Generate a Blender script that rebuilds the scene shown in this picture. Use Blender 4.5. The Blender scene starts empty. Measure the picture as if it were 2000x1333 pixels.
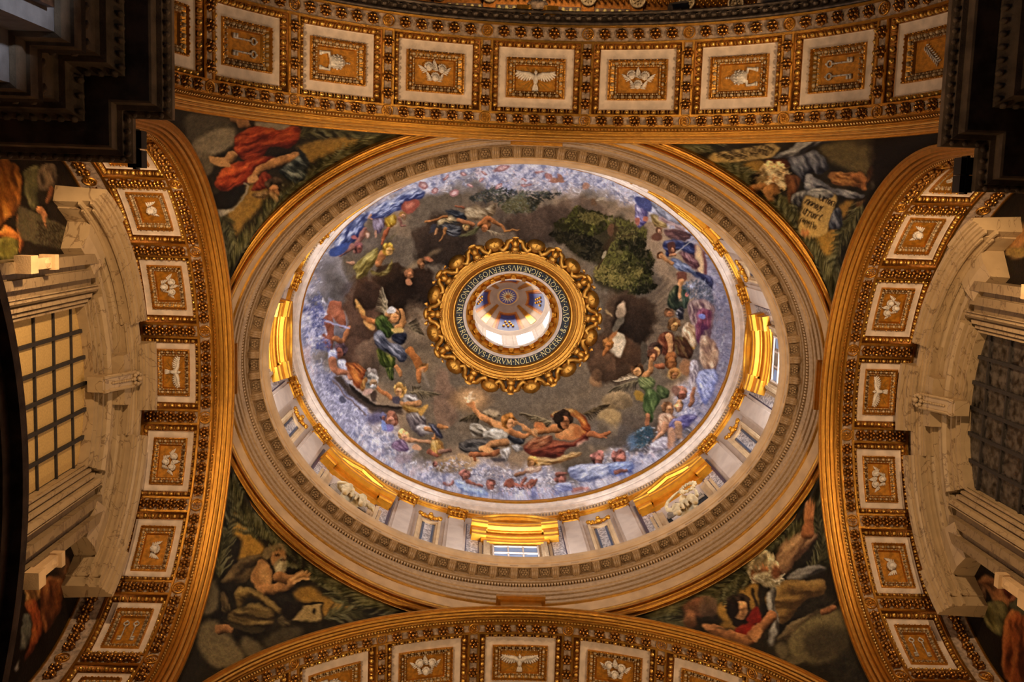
import bpy, bmesh, math, random
import numpy as np
from mathutils import Matrix, Vector
random.seed(7)
SC = bpy.context.scene
COL = SC.collection
PI = math.pi

# ------------------------------------------------------------------ camera
F_PX = 2016.6
def cam_rows():
    c, s = math.cos(.1223), math.sin(.1223); X = np.array([[1,0,0],[0,c,-s],[0,s,c]])
    c, s = math.cos(-.0283), math.sin(-.0283); Y = np.array([[c,0,s],[0,1,0],[-s,0,c]])
    c, s = math.cos(.0324), math.sin(.0324); Z = np.array([[c,-s,0],[s,c,0],[0,0,1]])
    return Z @ X @ Y
CR = cam_rows(); CP = np.array([-1.029, -3.561, 0.0])
def to_px(P):
    c = (np.asarray(P, float) - CP) @ CR.T
    return np.stack([1000 + F_PX*c[:,0]/c[:,2], 666.5 + F_PX*c[:,1]/c[:,2]], 1)
def px_on_plane(x, y, axis, val):
    d = np.array([(x-1000)/F_PX, (y-666.5)/F_PX, 1.0]) @ CR
    return CP + d*(val-CP[axis])/d[axis]
cd = bpy.data.cameras.new('camera'); cam = bpy.data.objects.new('camera', cd); COL.objects.link(cam)
cd.sensor_width = 36; cd.lens = F_PX*36/2000; cd.clip_end = 300
r0, r1, r2 = CR
cam.matrix_world = Matrix(((r0[0],-r1[0],-r2[0],CP[0]),(r0[1],-r1[1],-r2[1],CP[1]),(r0[2],-r1[2],-r2[2],CP[2]),(0,0,0,1)))
SC.camera = cam
SC.cycles.max_bounces = 5; SC.cycles.diffuse_bounces = 3; SC.cycles.glossy_bounces = 2; SC.cycles.sample_clamp_indirect = 4
vs = SC.view_settings
vs.view_transform = 'Standard'; vs.look = 'None'; vs.gamma = 1; vs.use_curve_mapping = False
vs.exposure = 0.12

# ------------------------------------------------------------------ world and lights
w = bpy.data.worlds.new('world'); SC.world = w; w.use_nodes = True
w.node_tree.nodes['Background'].inputs[0].default_value = (.55,.68,1,1)
w.node_tree.nodes['Background'].inputs[1].default_value = 0.02
WARM = (1.0, .69, .40); COOL = (.74, .83, 1.0); AMBER = (1.0, .76, .45)
def aim(o, target):
    d = Vector(target) - o.location
    o.rotation_euler = d.to_track_quat('-Z', 'Y').to_euler()
def area(name, loc, target, power, col, size, sizey=None, spread=180):
    l = bpy.data.lights.new(name, 'AREA'); l.energy = power; l.color = col; l.size = size
    if sizey: l.shape = 'RECTANGLE'; l.size_y = sizey
    l.spread = math.radians(spread)
    o = bpy.data.objects.new(name, l); COL.objects.link(o); o.location = loc; aim(o, target); return o
def spot(name, loc, target, power, col, deg, blend=.6, rad=.12):
    l = bpy.data.lights.new(name, 'SPOT'); l.energy = power; l.color = col; l.spot_size = math.radians(deg)
    l.spot_blend = blend; l.shadow_soft_size = rad
    o = bpy.data.objects.new(name, l); COL.objects.link(o); o.location = loc; aim(o, target); return o
# floodlights on the pier cornices, thrown across to the opposite arch
for sx in (-1, 1):
    for sy, k, ks, kf in ((-1, 1.0, 1.95, .45), (1, .62, .35, 1.0)):
        spot('flood_arch', (sx*5.3, sy*4.9, 15.4), (-sx*2.2, sy*6.3, 22.0), 900*k, WARM, 100)
        spot('flood_face', (sx*5.2, sy*4.3, 15.4), (-sx*1.5, -sy*6.3, 22.0), 520*kf, WARM, 90)
        spot('flood_side', (sx*5.9, sy*3.95, 15.4), (sx*7.9, -sy*1.2, 21.0), 560*ks, WARM, 110)
        spot('flood_ring', (sx*5.2, sy*4.1, 15.5), (-sx*2.0, -sy*2.2, 24), 430, WARM, 80)
spot('hood_fill_spot', (3.6, -2.0, 9.0), (-8.4, .2, 19.6), 70, WARM, 42)  # added mid-air spots that brighten the window hoods, standing on no pier
spot('hood_fill_spot', (-3.6, -2.0, 9.0), (8.4, .2, 19.6), 60, WARM, 42)
# lamps hidden behind the ring cornice, washing the drum and dome
for t in (25, 69, 111, 155, 205, 249, 291, 335):
    a = math.radians(t)
    area('ledge_lamp', (6.45*math.cos(a), 5.09*math.sin(a), 24.6), (6.1*math.cos(a), 4.75*math.sin(a), 30.0), 9, AMBER, .5, .12)
# daylight through the drum windows and the lantern
for t in (0, 90, 180, 270):
    a = math.radians(t)
    area('drum_daylight', (6.55*math.cos(a), 5.2*math.sin(a), 25.0), (0, 0, 31.5), 400, COOL, 1.1, .9)
area('lantern_daylight', (0, 0, 43.4), (0, 0, 30), 60, (1,.9,.75), 1.2)
spot('nave_daylight', (2.0, -8.6, 9.0), (-6.4, -7.0, 11.0), 1900, COOL, 30, .15, .3)
area('nave_fill', (0.5, -11.5, 23.5), (0.5, -9.2, 28.5), 260, WARM, 2.5)  # added warm fill to brighten the nave strip, no lamp stands here

# ------------------------------------------------------------------ materials
def s2l(c):
    return tuple(((v/255)/12.92 if v/255 <= .04045 else ((v/255+.055)/1.055)**2.4) for v in c)
def mat(name, col, rough=.7, metal=0.0, var=.15, nscale=8.0, bump=0.0, bscale=60.0, spec=.4, col2=None):
    m = bpy.data.materials.new(name); m.use_nodes = True; nt = m.node_tree; N = nt.nodes; L = nt.links
    b = N['Principled BSDF']; b.inputs['Roughness'].default_value = rough; b.inputs['Metallic'].default_value = metal
    b.inputs['Specular IOR Level'].default_value = spec
    tc = N.new('ShaderNodeTexCoord'); no = N.new('ShaderNodeTexNoise'); no.inputs['Scale'].default_value = nscale; no.inputs['Detail'].default_value = 5
    L.new(tc.outputs['Object'], no.inputs['Vector'])
    cr = N.new('ShaderNodeValToRGB'); c = s2l(col)
    d = s2l(col2) if col2 else tuple(v*(1-2*var) for v in c)
    cr.color_ramp.elements[0].position = .35; cr.color_ramp.elements[1].position = .65
    cr.color_ramp.elements[0].color = (*d, 1); cr.color_ramp.elements[1].color = (*[min(1, v*(1+var*.5)) for v in c], 1)
    L.new(no.outputs['Fac'], cr.inputs['Fac']); L.new(cr.outputs['Color'], b.inputs['Base Color'])
    if bump:
        n2 = N.new('ShaderNodeTexNoise'); n2.inputs['Scale'].default_value = bscale; n2.inputs['Detail'].default_value = 3
        L.new(tc.outputs['Object'], n2.inputs['Vector'])
        bp = N.new('ShaderNodeBump'); bp.inputs['Strength'].default_value = bump; bp.inputs['Distance'].default_value = .02
        L.new(n2.outputs['Fac'], bp.inputs['Height']); L.new(bp.outputs['Normal'], b.inputs['Normal'])
    return m
def emis(name, col, k):
    m = bpy.data.materials.new(name); m.use_nodes = True; b = m.node_tree.nodes['Principled BSDF']
    b.inputs['Base Color'].default_value = (*(v*.12 for v in s2l(col)), 1); b.inputs['Emission Color'].default_value = (*s2l(col), 1); b.inputs['Emission Strength'].default_value = k
    return m
def marble(name, base, vein, scale=1.2, rough=.4, width=.06):
    m = bpy.data.materials.new(name); m.use_nodes = True; nt = m.node_tree; N = nt.nodes; L = nt.links
    b = N['Principled BSDF']; b.inputs['Roughness'].default_value = rough
    tc = N.new('ShaderNodeTexCoord'); mp = N.new('ShaderNodeMapping'); mp.inputs['Rotation'].default_value = (.5, .3, .6); mp.inputs['Scale'].default_value = (1, .5, 1)
    L.new(tc.outputs['Object'], mp.inputs['Vector'])
    n = N.new('ShaderNodeTexNoise'); n.inputs['Scale'].default_value = scale; n.inputs['Detail'].default_value = 7; n.inputs['Distortion'].default_value = 1.6
    L.new(mp.outputs['Vector'], n.inputs['Vector'])
    r = N.new('ShaderNodeValToRGB'); e = r.color_ramp.elements
    e[0].position = .5-width; e[0].color = (*s2l(base), 1); e[1].position = .5+width; e[1].color = (*s2l(base), 1)
    k = r.color_ramp.elements.new(.5); k.color = (*s2l(vein), 1)
    L.new(n.outputs['Fac'], r.inputs['Fac'])
    n2 = N.new('ShaderNodeTexNoise'); n2.inputs['Scale'].default_value = 5; n2.inputs['Detail'].default_value = 6; L.new(tc.outputs['Object'], n2.inputs['Vector'])
    mx = N.new('ShaderNodeMix'); mx.data_type = 'RGBA'; mx.blend_type = 'MULTIPLY'; mx.inputs[0].default_value = .35
    L.new(r.outputs['Color'], mx.inputs[6]); L.new(n2.outputs['Fac'], mx.inputs[7]); L.new(mx.outputs[2], b.inputs['Base Color'])
    return m
def breccia(name, cols, scale=14, rough=.3):
    m = bpy.data.materials.new(name); m.use_nodes = True; nt = m.node_tree; N = nt.nodes; L = nt.links
    b = N['Principled BSDF']; b.inputs['Roughness'].default_value = rough
    tc = N.new('ShaderNodeTexCoord'); v = N.new('ShaderNodeTexVoronoi'); v.inputs['Scale'].default_value = scale
    n = N.new('ShaderNodeTexNoise'); n.inputs['Scale'].default_value = scale*1.4; n.inputs['Detail'].default_value = 6
    L.new(tc.outputs['Object'], v.inputs['Vector']); L.new(tc.outputs['Object'], n.inputs['Vector'])
    ad = N.new('ShaderNodeMath'); ad.operation = 'MULTIPLY_ADD'; ad.inputs[1].default_value = .5
    L.new(v.outputs['Distance'], ad.inputs[0]); L.new(n.outputs['Fac'], ad.inputs[2])
    r = N.new('ShaderNodeValToRGB'); e = r.color_ramp.elements
    e[0].position = .45; e[0].color = (*s2l(cols[0]), 1); e[1].position = .95; e[1].color = (*s2l(cols[2]), 1)
    k = e.new(.66); k.color = (*s2l(cols[1]), 1)
    L.new(ad.outputs[0], r.inputs['Fac']); L.new(r.outputs['Color'], b.inputs['Base Color'])
    return m
def painted(name, rough=.6, grain=420.0, spec=.08):
    m = bpy.data.materials.new(name); m.use_nodes = True; nt = m.node_tree; N = nt.nodes; L = nt.links
    b = N['Principled BSDF']; b.inputs['Roughness'].default_value = rough; b.inputs['Specular IOR Level'].default_value = spec
    at = N.new('ShaderNodeAttribute'); at.attribute_name = 'paint'
    tc = N.new('ShaderNodeTexCoord'); v = N.new('ShaderNodeTexVoronoi'); v.inputs['Scale'].default_value = 30
    L.new(tc.outputs['Object'], v.inputs['Vector'])
    hs = N.new('ShaderNodeSeparateColor'); L.new(v.outputs['Color'], hs.inputs[0])
    mr = N.new('ShaderNodeMapRange'); mr.inputs[3].default_value = .82; mr.inputs[4].default_value = 1.17; L.new(hs.outputs[0], mr.inputs[0])
    vm = N.new('ShaderNodeVectorMath'); vm.operation = 'SCALE'; L.new(at.outputs['Color'], vm.inputs[0]); L.new(mr.outputs[0], vm.inputs['Scale'])
    L.new(vm.outputs[0], b.inputs['Base Color'])
    bp = N.new('ShaderNodeBump'); bp.inputs['Strength'].default_value = .25; bp.inputs['Distance'].default_value = .01
    L.new(v.outputs['Distance'], bp.inputs['Height']); L.new(bp.outputs['Normal'], b.inputs['Normal'])
    return m
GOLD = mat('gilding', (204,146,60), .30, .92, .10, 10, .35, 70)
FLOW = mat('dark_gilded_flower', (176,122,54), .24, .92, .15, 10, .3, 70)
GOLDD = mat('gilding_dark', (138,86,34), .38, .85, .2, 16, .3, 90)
GOLDF = mat('gilded_field', (196,130,38), .5, .4, .2, 12, .3, 50)
GOLDB = mat('bright_gilding', (222,152,44), .33, .8, .10, 6, .2, 60)
CREAM = mat('cream_stucco', (222,200,178), .85, 0, .10, 5, .2, 90)
DULL = mat('grey_stucco', (176,150,126), .85, 0, .25, 14, .3, 60)
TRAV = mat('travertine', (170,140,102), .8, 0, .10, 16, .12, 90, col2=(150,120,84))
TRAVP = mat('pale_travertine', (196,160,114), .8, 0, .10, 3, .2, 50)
PLAST = mat('pale_plaster', (188,164,142), .8, 0, .06, 3, .1, 50)
WHITE = mat('white_stucco_relief', (226,214,200), .75, 0, .12, 12, .15, 60)
MARB = marble('veined_marble', (176,147,106), (124,96,64), 1.7, .5, .016)
MARBD = marble('veined_marble_soffit', (146,120,84), (100,76,50), 2.2, .5, .02)
DARK = mat('dark_stone', (138,116,92), .8, 0, .25, 3, .35, 40)  # plain brown stone colour, the same under any lamp
PIERST = mat('grey_pier_stone', (150,142,138), .8, 0, .12, 4, .2, 60)
BROWN = mat('brown_marble', (96,66,48), .5, 0, .4, 8, .1, 40)
BLUEM = mat('blue_grey_marble', (92,104,128), .45, 0, .3, 6)
PURP = mat('purple_marble_strip', (66,48,66), .4, 0, .3, 20)
BLUEST = mat('slate_blue_strip', (58,70,92), .4, 0, .3, 20)
BREC = breccia('mottled_grey_marble', ((56,48,50), (124,112,108), (206,194,184)), 13)
LETT = mat('gold_letter', (236,214,140), .45, .3, .1, 10)
NAVYB = mat('dark_blue_band', (18,24,30), .5, 0, .3, 20)
BLACKM = mat('black_lamp_housing', (10,10,11), .5, 0, .1, 20)
BARM = mat('dark_iron_bar', (46,38,30), .7, 0, .2, 20)
PANEL_L = mat('amber_blind_pane', (196,158,92), .7, 0, .08, 30, .1, 120)
PANEL_R = mat('dim_glass_pane', (74,66,58), .25, 0, .5, 6, .1, 40)
STATUE = mat('carved_travertine', (214,188,140), .75, 0, .15, 6, .2, 50)
DEEP = mat('niche_shade', (24,20,18), .9, 0, .2, 5)
PAINT = painted('mosaic_paint')
PAINTD = painted('mosaic_paint_pendentive', .6)

# ------------------------------------------------------------------ mesh helpers
class MB:
    def __init__(s): s.v = []; s.f = []
    def add(s, verts, faces):
        o = len(s.v); s.v.extend([tuple(map(float, p)) for p in verts]); s.f.extend([tuple(i+o for i in f) for f in faces])
    def grid(s, rows, close_u=False, close_v=False):
        n = len(rows); m = len(rows[0]); o = len(s.v)
        for r in rows: s.v.extend([tuple(map(float, p)) for p in r])
        for i in range(n if close_v else n-1):
            for j in range(m if close_u else m-1):
                a = o+i*m+j; b = o+i*m+(j+1) % m; c = o+((i+1) % n)*m+(j+1) % m; d = o+((i+1) % n)*m+j
                s.f.append((a, b, c, d))
    def box(s, x0, x1, y0, y1, z0, z1):
        s.add([(x0,y0,z0),(x1,y0,z0),(x1,y1,z0),(x0,y1,z0),(x0,y0,z1),(x1,y0,z1),(x1,y1,z1),(x0,y1,z1)],
              [(0,3,2,1),(4,5,6,7),(0,1,5,4),(1,2,6,5),(2,3,7,6),(3,0,4,7)])
    def ell(s, c, r, rot=None, nu=8, nv=6):
        rows = []; R = rot if rot is not None else Matrix.Identity(3)
        for i in range(nv+1):
            a = PI*i/nv; row = []
            for j in range(nu):
                b = 2*PI*j/nu
                p = R @ Vector((r[0]*math.sin(a)*math.cos(b), r[1]*math.sin(a)*math.sin(b), r[2]*math.cos(a)))
                row.append((c[0]+p.x, c[1]+p.y, c[2]+p.z))
            rows.append(row)
        s.grid(rows, close_u=True)
    def tube(s, pts, rad, n=6, cap=True):
        pts = [Vector(p) for p in pts]; m = len(pts); rad = rad if hasattr(rad, '__len__') else [rad]*m
        rows = []; up = Vector((.13, .27, .95))
        for i, p in enumerate(pts):
            t = (pts[min(i+1, m-1)] - pts[max(i-1, 0)]).normalized()
            a = t.cross(up)
            if a.length < .1: a = t.cross(Vector((1, 0, 0)))
            a.normalize(); b = t.cross(a)
            rows.append([p + (a*math.cos(2*PI*k/n) + b*math.sin(2*PI*k/n))*rad[i] for k in range(n)])
        o = len(s.v); s.grid(rows, close_u=True)
        if cap:
            s.f.append(tuple(o+k for k in range(n))); s.f.append(tuple(o+(m-1)*n+k for k in range(n)))
    def mesh(s, name, m, smooth=False):
        me = bpy.data.meshes.new(name); me.from_pydata(s.v, [], s.f); me.materials.append(m)
        if smooth: me.shade_smooth()
        me.update(); return me
    def obj(s, name, m, parent=None, smooth=False, fix=True):
        me = s.mesh(name, m, smooth)
        if fix:
            b = bmesh.new(); b.from_mesh(me); bmesh.ops.recalc_face_normals(b, faces=b.faces); b.to_mesh(me); b.free()
        return link(name, me, parent)
def link(name, me, parent=None, mtx=None):
    o = bpy.data.objects.new(name, me); COL.objects.link(o)
    if parent: o.parent = parent
    if mtx is not None: o.matrix_local = mtx
    return o
def empty(name, label, cat, loc=(0,0,0), rz=0.0, group=None, kind=None):
    o = bpy.data.objects.new(name, None); COL.objects.link(o); o.location = loc; o.rotation_euler = (0,0,rz); o.empty_display_size = .2
    return tag(o, label, cat, group, kind)
def tag(o, label, cat, group=None, kind=None):
    o['label'] = label; o['category'] = cat
    if group: o['group'] = group
    if kind: o['kind'] = kind
    return o
GOLDL = mat('lit_gilding', (236,186,92), .32, .8, .15, 6, .15, 60)  # paler copy of the gilding, its lit look put into the colour
# ------------------------------------------------------------------ bay dimensions (metres, heights above the camera)
BX, BY = 6.32, 5.13                      # half sizes of the bay between arch faces
ZL, RL = 16.971, 4.895                   # side arches: centre height, radius
ZT, RT = 15.658, 6.420                   # end arches
FLOOR_Z = -1.6

def rot_y(a): return Matrix.Rotation(a, 4, 'Y')
class Arch:
    """everything in the arch's own frame: s along the curve, u outwards from the bay, h down from the soffit"""
    def __init__(s, R): s.rs = R-.15
    def p(s, sv, u, h):
        r = s.rs-h; t = sv/s.rs; e = abs(t)-PI/2
        if e > 0: return (math.copysign(r, t), u, -e*s.rs)          # straight stilt below the springing
        return (r*math.sin(t), u, r*math.cos(t))
    def ring(s, sh, uh, h, uc, n=6):
        pts = []
        for i in range(n): pts.append(s.p(-sh+2*sh*i/n, uc-uh, h))
        for i in range(2): pts.append(s.p(sh, uc-uh+uh*i, h))
        for i in range(n): pts.append(s.p(sh-2*sh*i/n, uc+uh, h))
        for i in range(2): pts.append(s.p(-sh, uc+uh-uh*i, h))
        return pts
    def strip(s, mb, s0, s1, prof, n):
        """sweep a (u,h) profile along the curve"""
        mb.grid([[s.p(s0+(s1-s0)*i/n, u, h) for (u, h) in prof] for i in range(n+1)])

def flower_mesh(name, r, m):
    b = MB(); rnd = random.Random(3)
    for k in range(6):
        a = k*PI/3; b.ell((.62*r*math.cos(a), .62*r*math.sin(a), -.30*r), (.33*r,.33*r,.36*r), None, 7, 5)
    b.ell((0,0,-.50*r), (.33*r,.33*r,.34*r), None, 7, 5)
    for k in range(6):
        a = k*PI/3+PI/6
        R1 = (1.28 if k % 3 == 0 else 1.0)*r
        q = [(.2*r*math.cos(a-.5), .2*r*math.sin(a-.5), -.1*r), (.8*r*math.cos(a-.30), .8*r*math.sin(a-.30), -.20*r), (R1*math.cos(a), R1*math.sin(a), -.05*r),
             (.8*r*math.cos(a+.30), .8*r*math.sin(a+.30), -.20*r), (.2*r*math.cos(a+.5), .2*r*math.sin(a+.5), -.1*r)]
        b.add(q, [(0,1,2,3,4)])
    return b.mesh(name, m, True)
def roundel_mesh(name, r, m):
    b = MB(); prof = [(1.0,0),(1.0,-.22),(.92,-.3),(.84,-.3),(.78,-.2),(.76,-.04)]
    b.grid([[(r*q*math.cos(2*PI*k/20), r*q*math.sin(2*PI*k/20), r*z) for k in range(20)] for q, z in prof], close_u=True)
    b.add([(.76*r*math.cos(2*PI*k/20), .76*r*math.sin(2*PI*k/20), -.02*r) for k in range(20)], [tuple(range(20))])
    for k in range(8):
        a = k*PI/4; b.ell((.44*r*math.cos(a), .44*r*math.sin(a), -.1*r), (.2*r,.13*r,.14*r), Matrix.Rotation(a,3,'Z'), 6, 4)
    b.ell((0,0,-.16*r), (.22*r,.22*r,.2*r), None, 6, 4)
    return b.mesh(name, m, True)

# ---- reliefs (flat x,y; z down towards the viewer is negative). +y = head direction
def dove_relief(w):
    b = MB(); k = w
    b.ell((0,-.02*k,-.06*k), (.125*k,.26*k,.11*k)); b.ell((0,.27*k,-.10*k), (.08*k,.10*k,.085*k)); b.ell((.02*k,.36*k,-.09*k), (.02*k,.06*k,.02*k),None,5,4)
    for i in range(5):
        a = (i-2)*.13; b.ell((.42*k*math.sin(a)*.8, -.40*k*math.cos(a), -.03*k), (.045*k,.20*k,.03*k), Matrix.Rotation(a,3,'Z'), 6, 4)
    for sx in (-1,1):
        b.tube([(sx*.06*k,.08*k,-.08*k),(sx*.32*k,.22*k,-.10*k),(sx*.62*k,.24*k,-.08*k),(sx*.90*k,.34*k,-.05*k)], [.09*k,.09*k,.07*k,.03*k])
        for i in range(8):
            t = i/7; x = .14+.70*t; L = .17+.10*math.sin(PI*t*.9)
            b.ell((sx*(x)*k, (.12-.12*t+.26*t*t-.02)*k, -.05*k), (.062*k, L*k*1.05, .035*k), Matrix.Rotation(sx*(.15+.85*t),3,'Z'), 6, 4)
    return b
def rays(w, hx, hy, n=22):
    b = MB()
    for i in range(n):
        a = 2*PI*i/n; ca, sa = math.cos(a), math.sin(a)
        L = min(hx/max(abs(ca),1e-6), hy/max(abs(sa),1e-6))*(.95 if i % 2 else .8)
        p = [(ca*.15*w-sa*.006*w, sa*.15*w+ca*.006*w, -.012*w), (ca*.15*w+sa*.006*w, sa*.15*w-ca*.006*w, -.012*w), (ca*L+sa*.02*w, sa*L-ca*.02*w, -.01*w), (ca*L-sa*.02*w, sa*L+ca*.02*w, -.01*w), (ca*L*.6, sa*L*.6, -.04*w)]
        b.add(p, [(0,1,4),(1,2,4),(2,3,4),(3,0,4)])
    return b
def cherub_head(b, x, y, k, turn=0):
    R = Matrix.Rotation(turn,3,'Z')
    def at(px, py, pz): v = R @ Vector((px,py,pz)); return (x+v.x*k, y+v.y*k, v.z*k)
    b.ell(at(0,0,-.17), (.17*k,.20*k,.17*k), None, 8, 6)
    for i in range(7):
        a = i*PI/6; b.ell(at(.17*math.cos(a), .10+.14*math.sin(a), -.14), (.07*k,.07*k,.08*k), None, 5, 4)
    b.ell(at(0,-.02,-.34), (.03*k,.045*k,.04*k), None, 5, 4)
    for sx in (-1,1): b.ell(at(sx*.085,-.05,-.28), (.06*k,.055*k,.05*k), None, 5, 4); b.ell(at(sx*.07,.05,-.30), (.025*k,.018*k,.02*k), None, 5, 4)
    b.ell(at(0,-.12,-.29), (.05*k,.02*k,.03*k), None, 5, 4)
    for sx in (-1,1):
        for i in range(5):
            t = i/4; v = at(sx*(.24+.12*t), -.12+.30*t, -.05)
            b.ell(v, (.045*k,.19*k,.04*k), R @ Matrix.Rotation(-sx*(1.7-.9*t),3,'Z'), 6, 4)
def cherub_trio(w):
    b = MB()
    for x, y, a in ((-.34,.16,.3),(.30,.22,-.4),(-.02,-.26,.05)): cherub_head(b, x*w, y*w, w*.95, a)
    return b
def cherub_single(w):
    b = MB(); cherub_head(b, 0, 0, w*1.5, 0); return b
def tiara(w):
    b = MB(); prof = [(.0,-.30),(.22,-.30),(.26,-.24),(.24,-.16),(.29,-.08),(.27,-.02),(.28,.08),(.26,.12),(.25,.22),(.19,.28),(.15,.38),(.06,.46),(0,.48)]
    b.grid([[(r*w*math.cos(PI*j/10), y*w, -r*w*.8*math.sin(PI*j/10)) for j in range(11)] for r, y in prof])
    for yy, rr in ((-.16,.27),(.0,.31),(.16,.28)):
        for j in range(7):
            a = PI*(j+.5)/7; b.ell((rr*w*math.cos(a), (yy+.05)*w, -rr*w*.8*math.sin(a)), (.035*w,.06*w,.035*w), None, 5, 4)
    b.ell((0,.53*w,-.05*w), (.05*w,.05*w,.05*w), None, 6, 4); b.box(-.012*w,.012*w,.55*w,.70*w,-.06*w,-.03*w); b.box(-.05*w,.05*w,.62*w,.65*w,-.06*w,-.03*w)
    for sx in (-1,1):
        b.tube([(sx*.15*w,-.30*w,-.06*w),(sx*.36*w,-.36*w,-.08*w),(sx*.34*w,-.52*w,-.06*w),(sx*.30*w,-.72*w,-.05*w)], [.06*w,.07*w,.06*w,.08*w], 6)
        b.box(sx*.30*w-.09*w, sx*.30*w+.09*w, -.80*w, -.70*w, -.08*w, 0)
    return b
def keys(w):
    b = MB()
    for sx in (-1,1):
        x = sx*.26*w
        b.tube([(x,-.62*w,-.06*w),(x,.42*w,-.06*w)], .035*w, 6)
        for k in range(14):
            a = 2*PI*k/14; b.ell((x+.13*w*math.cos(a), .52*w+.13*w*math.sin(a), -.06*w), (.045*w,.045*w,.045*w), None, 5, 4)
        b.ell((x,.70*w,-.06*w), (.06*w,.06*w,.05*w), None, 5, 4)
        for yy in (-.58,-.42): b.box(min(x,x+sx*.18*w), max(x,x+sx*.18*w), yy*w-.05*w, yy*w+.05*w, -.1*w, 0)
        for yy in (-.1,.15,.3): b.ell((x,yy*w,-.06*w), (.06*w,.03*w,.06*w), None, 6, 4)
    return b
def hands_branch(w):
    b = MB(); b.tube([(-.5*w,-.4*w,-.05*w),(0,0,-.08*w),(.45*w,.42*w,-.05*w)], [.05*w,.04*w,.02*w])
    for i in range(9):
        t = i/8
        for sx in (-1,1): b.ell((-.5*w+.95*w*t+sx*.08*w, -.4*w+.82*w*t-sx*.08*w, -.05*w), (.04*w,.12*w,.04*w), Matrix.Rotation(-.8+sx*.9,3,'Z'), 6, 4)
    return b

def build_arch(key, label, loc, rz, R, P, idx, off=0.0):
    A = Arch(R); root = empty('coffered_arch', label, 'arch', loc, rz, 'coffered arches around the dome')
    sp = P['sp']*A.rs; W = P['W']; fz = P['flower']
    smax = A.rs*math.radians(P['span']); sx = A.rs*PI/2+P['stilt']
    so = math.radians(off)
    # structural shell and ribs
    b = MB(); n = 56
    A.strip(b, -sx, sx, [(P['u0'],-.2),(P['u1'],-.2)], n)
    b.grid([[((A.rs+h)*math.sin(t), u, (A.rs+h)*math.cos(t)) for u, h in ((.05,.16),(.30,.24),(W+.0,.9),(W+.02,.9),(W+.02,.0))] for t in np.linspace(-smax/A.rs, smax/A.rs, 41)])
    for e in (-1,1):
        for x0, x1, y0, y1 in ((A.rs+.16,A.rs+.6,.05,W+.02),): b.box(*sorted((e*x0, e*x1)), y0, y1, -P['stilt'], .25)
    b.obj('arch_body', DULL, root)
    ns = P['Ws']+P['egS']; nu = P['Wu']+P['egU']; uc = P['uc']
    b = MB(); hs = sp/2-ns
    A.strip(b, -sx, sx, [(P['u0'],-.2),(P['u0'],0),(uc-nu,0),(uc-nu,-.1)], n)
    A.strip(b, -sx, sx, [(uc+nu,-.1),(uc+nu,0),(P['u1'],0),(P['u1'],-.2)], n)
    for i in list(idx)+[max(idx)+1]:
        s0 = (i-.5)*sp+so*A.rs
        if abs(s0) < smax: 
            q = [[A.p(s0-hs+2*hs*j/2, u, 0) for j in range(3)] for u in (uc-nu, uc+nu)]; b.grid(q)
            for e in (-1,1): b.grid([[A.p(s0+e*hs, u, h) for u in (uc-nu, uc+nu)] for h in (0,-.1)])
    b.obj('stucco_rib', DULL, root)
    # gilded fillets
    b = MB(); fw = .028
    for u in (P['u0']+fw, uc-nu-fw*.4, uc+nu+fw*.4, P['u1']-fw):
        A.strip(b, -sx, sx, [(u-fw,0),(u-fw*.8,.025),(u+fw*.8,.025),(u+fw,0)], n*2)
    for i in list(idx)+[max(idx)+1]:
        for e in (-1,1):
            s0 = (i-.5)*sp+so*A.rs+e*(hs-fw*.6)
            if abs(s0) < smax: b.grid([[A.p(s0+d, u, h) for u in (uc-nu, uc+nu)] for d, h in ((-fw,0),(-fw*.8,.025),(fw*.8,.025),(fw,0))])
    b.obj('gilded_fillet', GOLD, root)
    # front mouldings
    b = MB(); a0 = P['arc']; lf = P['u0']
    A.strip(b, -sx, sx, [(lf,0),(lf,.03),(lf-.02,.035),(lf-.03,0.0),(a0+.02,-.01),(a0,.035),(a0*.86,.035),(a0*.84,0.0),(a0*.74,0),(a0*.72,.025),(a0*.58,.015),(a0*.56,-.04),(a0*.46,-.045),(a0*.42,-.015),(a0*.30,-.035),(a0*.28,-.085),(a0*.18,-.09),(a0*.15,-.055),(a0*.02,-.075),(0,-.13),(-.03,-.13),(-.035,-.17),(.03,-.2)], n*3)
    b.obj('gilded_archivolt', GOLD, root)
    b = MB(); nt = int(2*sx/P['tooth'])
    for i in range(nt):
        s0 = -sx+(i+.5)*2*sx/nt; d = P['tooth']*.30
        q = [A.p(s0+x, u, h) for x, u, h in ((-d,a0+.02,-.02),(d,a0+.02,-.02),(d*.8,lf-.03,-.02),(-d*.8,lf-.03,-.02),(-d,a0+.03,.03),(d,a0+.03,.03),(d*.6,lf-.04,.055),(-d*.6,lf-.04,.055))]
        b.add(q, [(0,1,2,3),(4,5,6,7),(0,1,5,4),(1,2,6,5),(2,3,7,6),(3,0,4,7)])
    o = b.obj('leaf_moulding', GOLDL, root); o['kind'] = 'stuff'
    # coffer prototypes
    Ws, Wu, Is, Iu, Fs, Fu = P['Ws'],P['Wu'],P['Is'],P['Iu'],P['Fs'],P['Fu']
    b = MB(); rg = [A.ring(Ws+.03,Wu+.03,-.10,uc), A.ring(Ws,Wu,-.075,uc), A.ring(Ws-.015,Wu-.015,-.095,uc), A.ring(Is,Iu,-.10,uc), A.ring(Is,Iu,-.2,uc)]
    b.grid(rg, close_u=True); me_white = b.mesh('coffer', CREAM)
    b = MB(); es, eu = P['egS'], P['egU']
    b.grid([A.ring(ns,nu,0,uc), A.ring(ns-es*.15,nu-eu*.15,-.03,uc), A.ring(ns-es*.8,nu-eu*.8,-.085,uc), A.ring(Ws+.01,Wu+.01,-.07,uc), A.ring(Ws,Wu,-.09,uc)], close_u=True)
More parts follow.
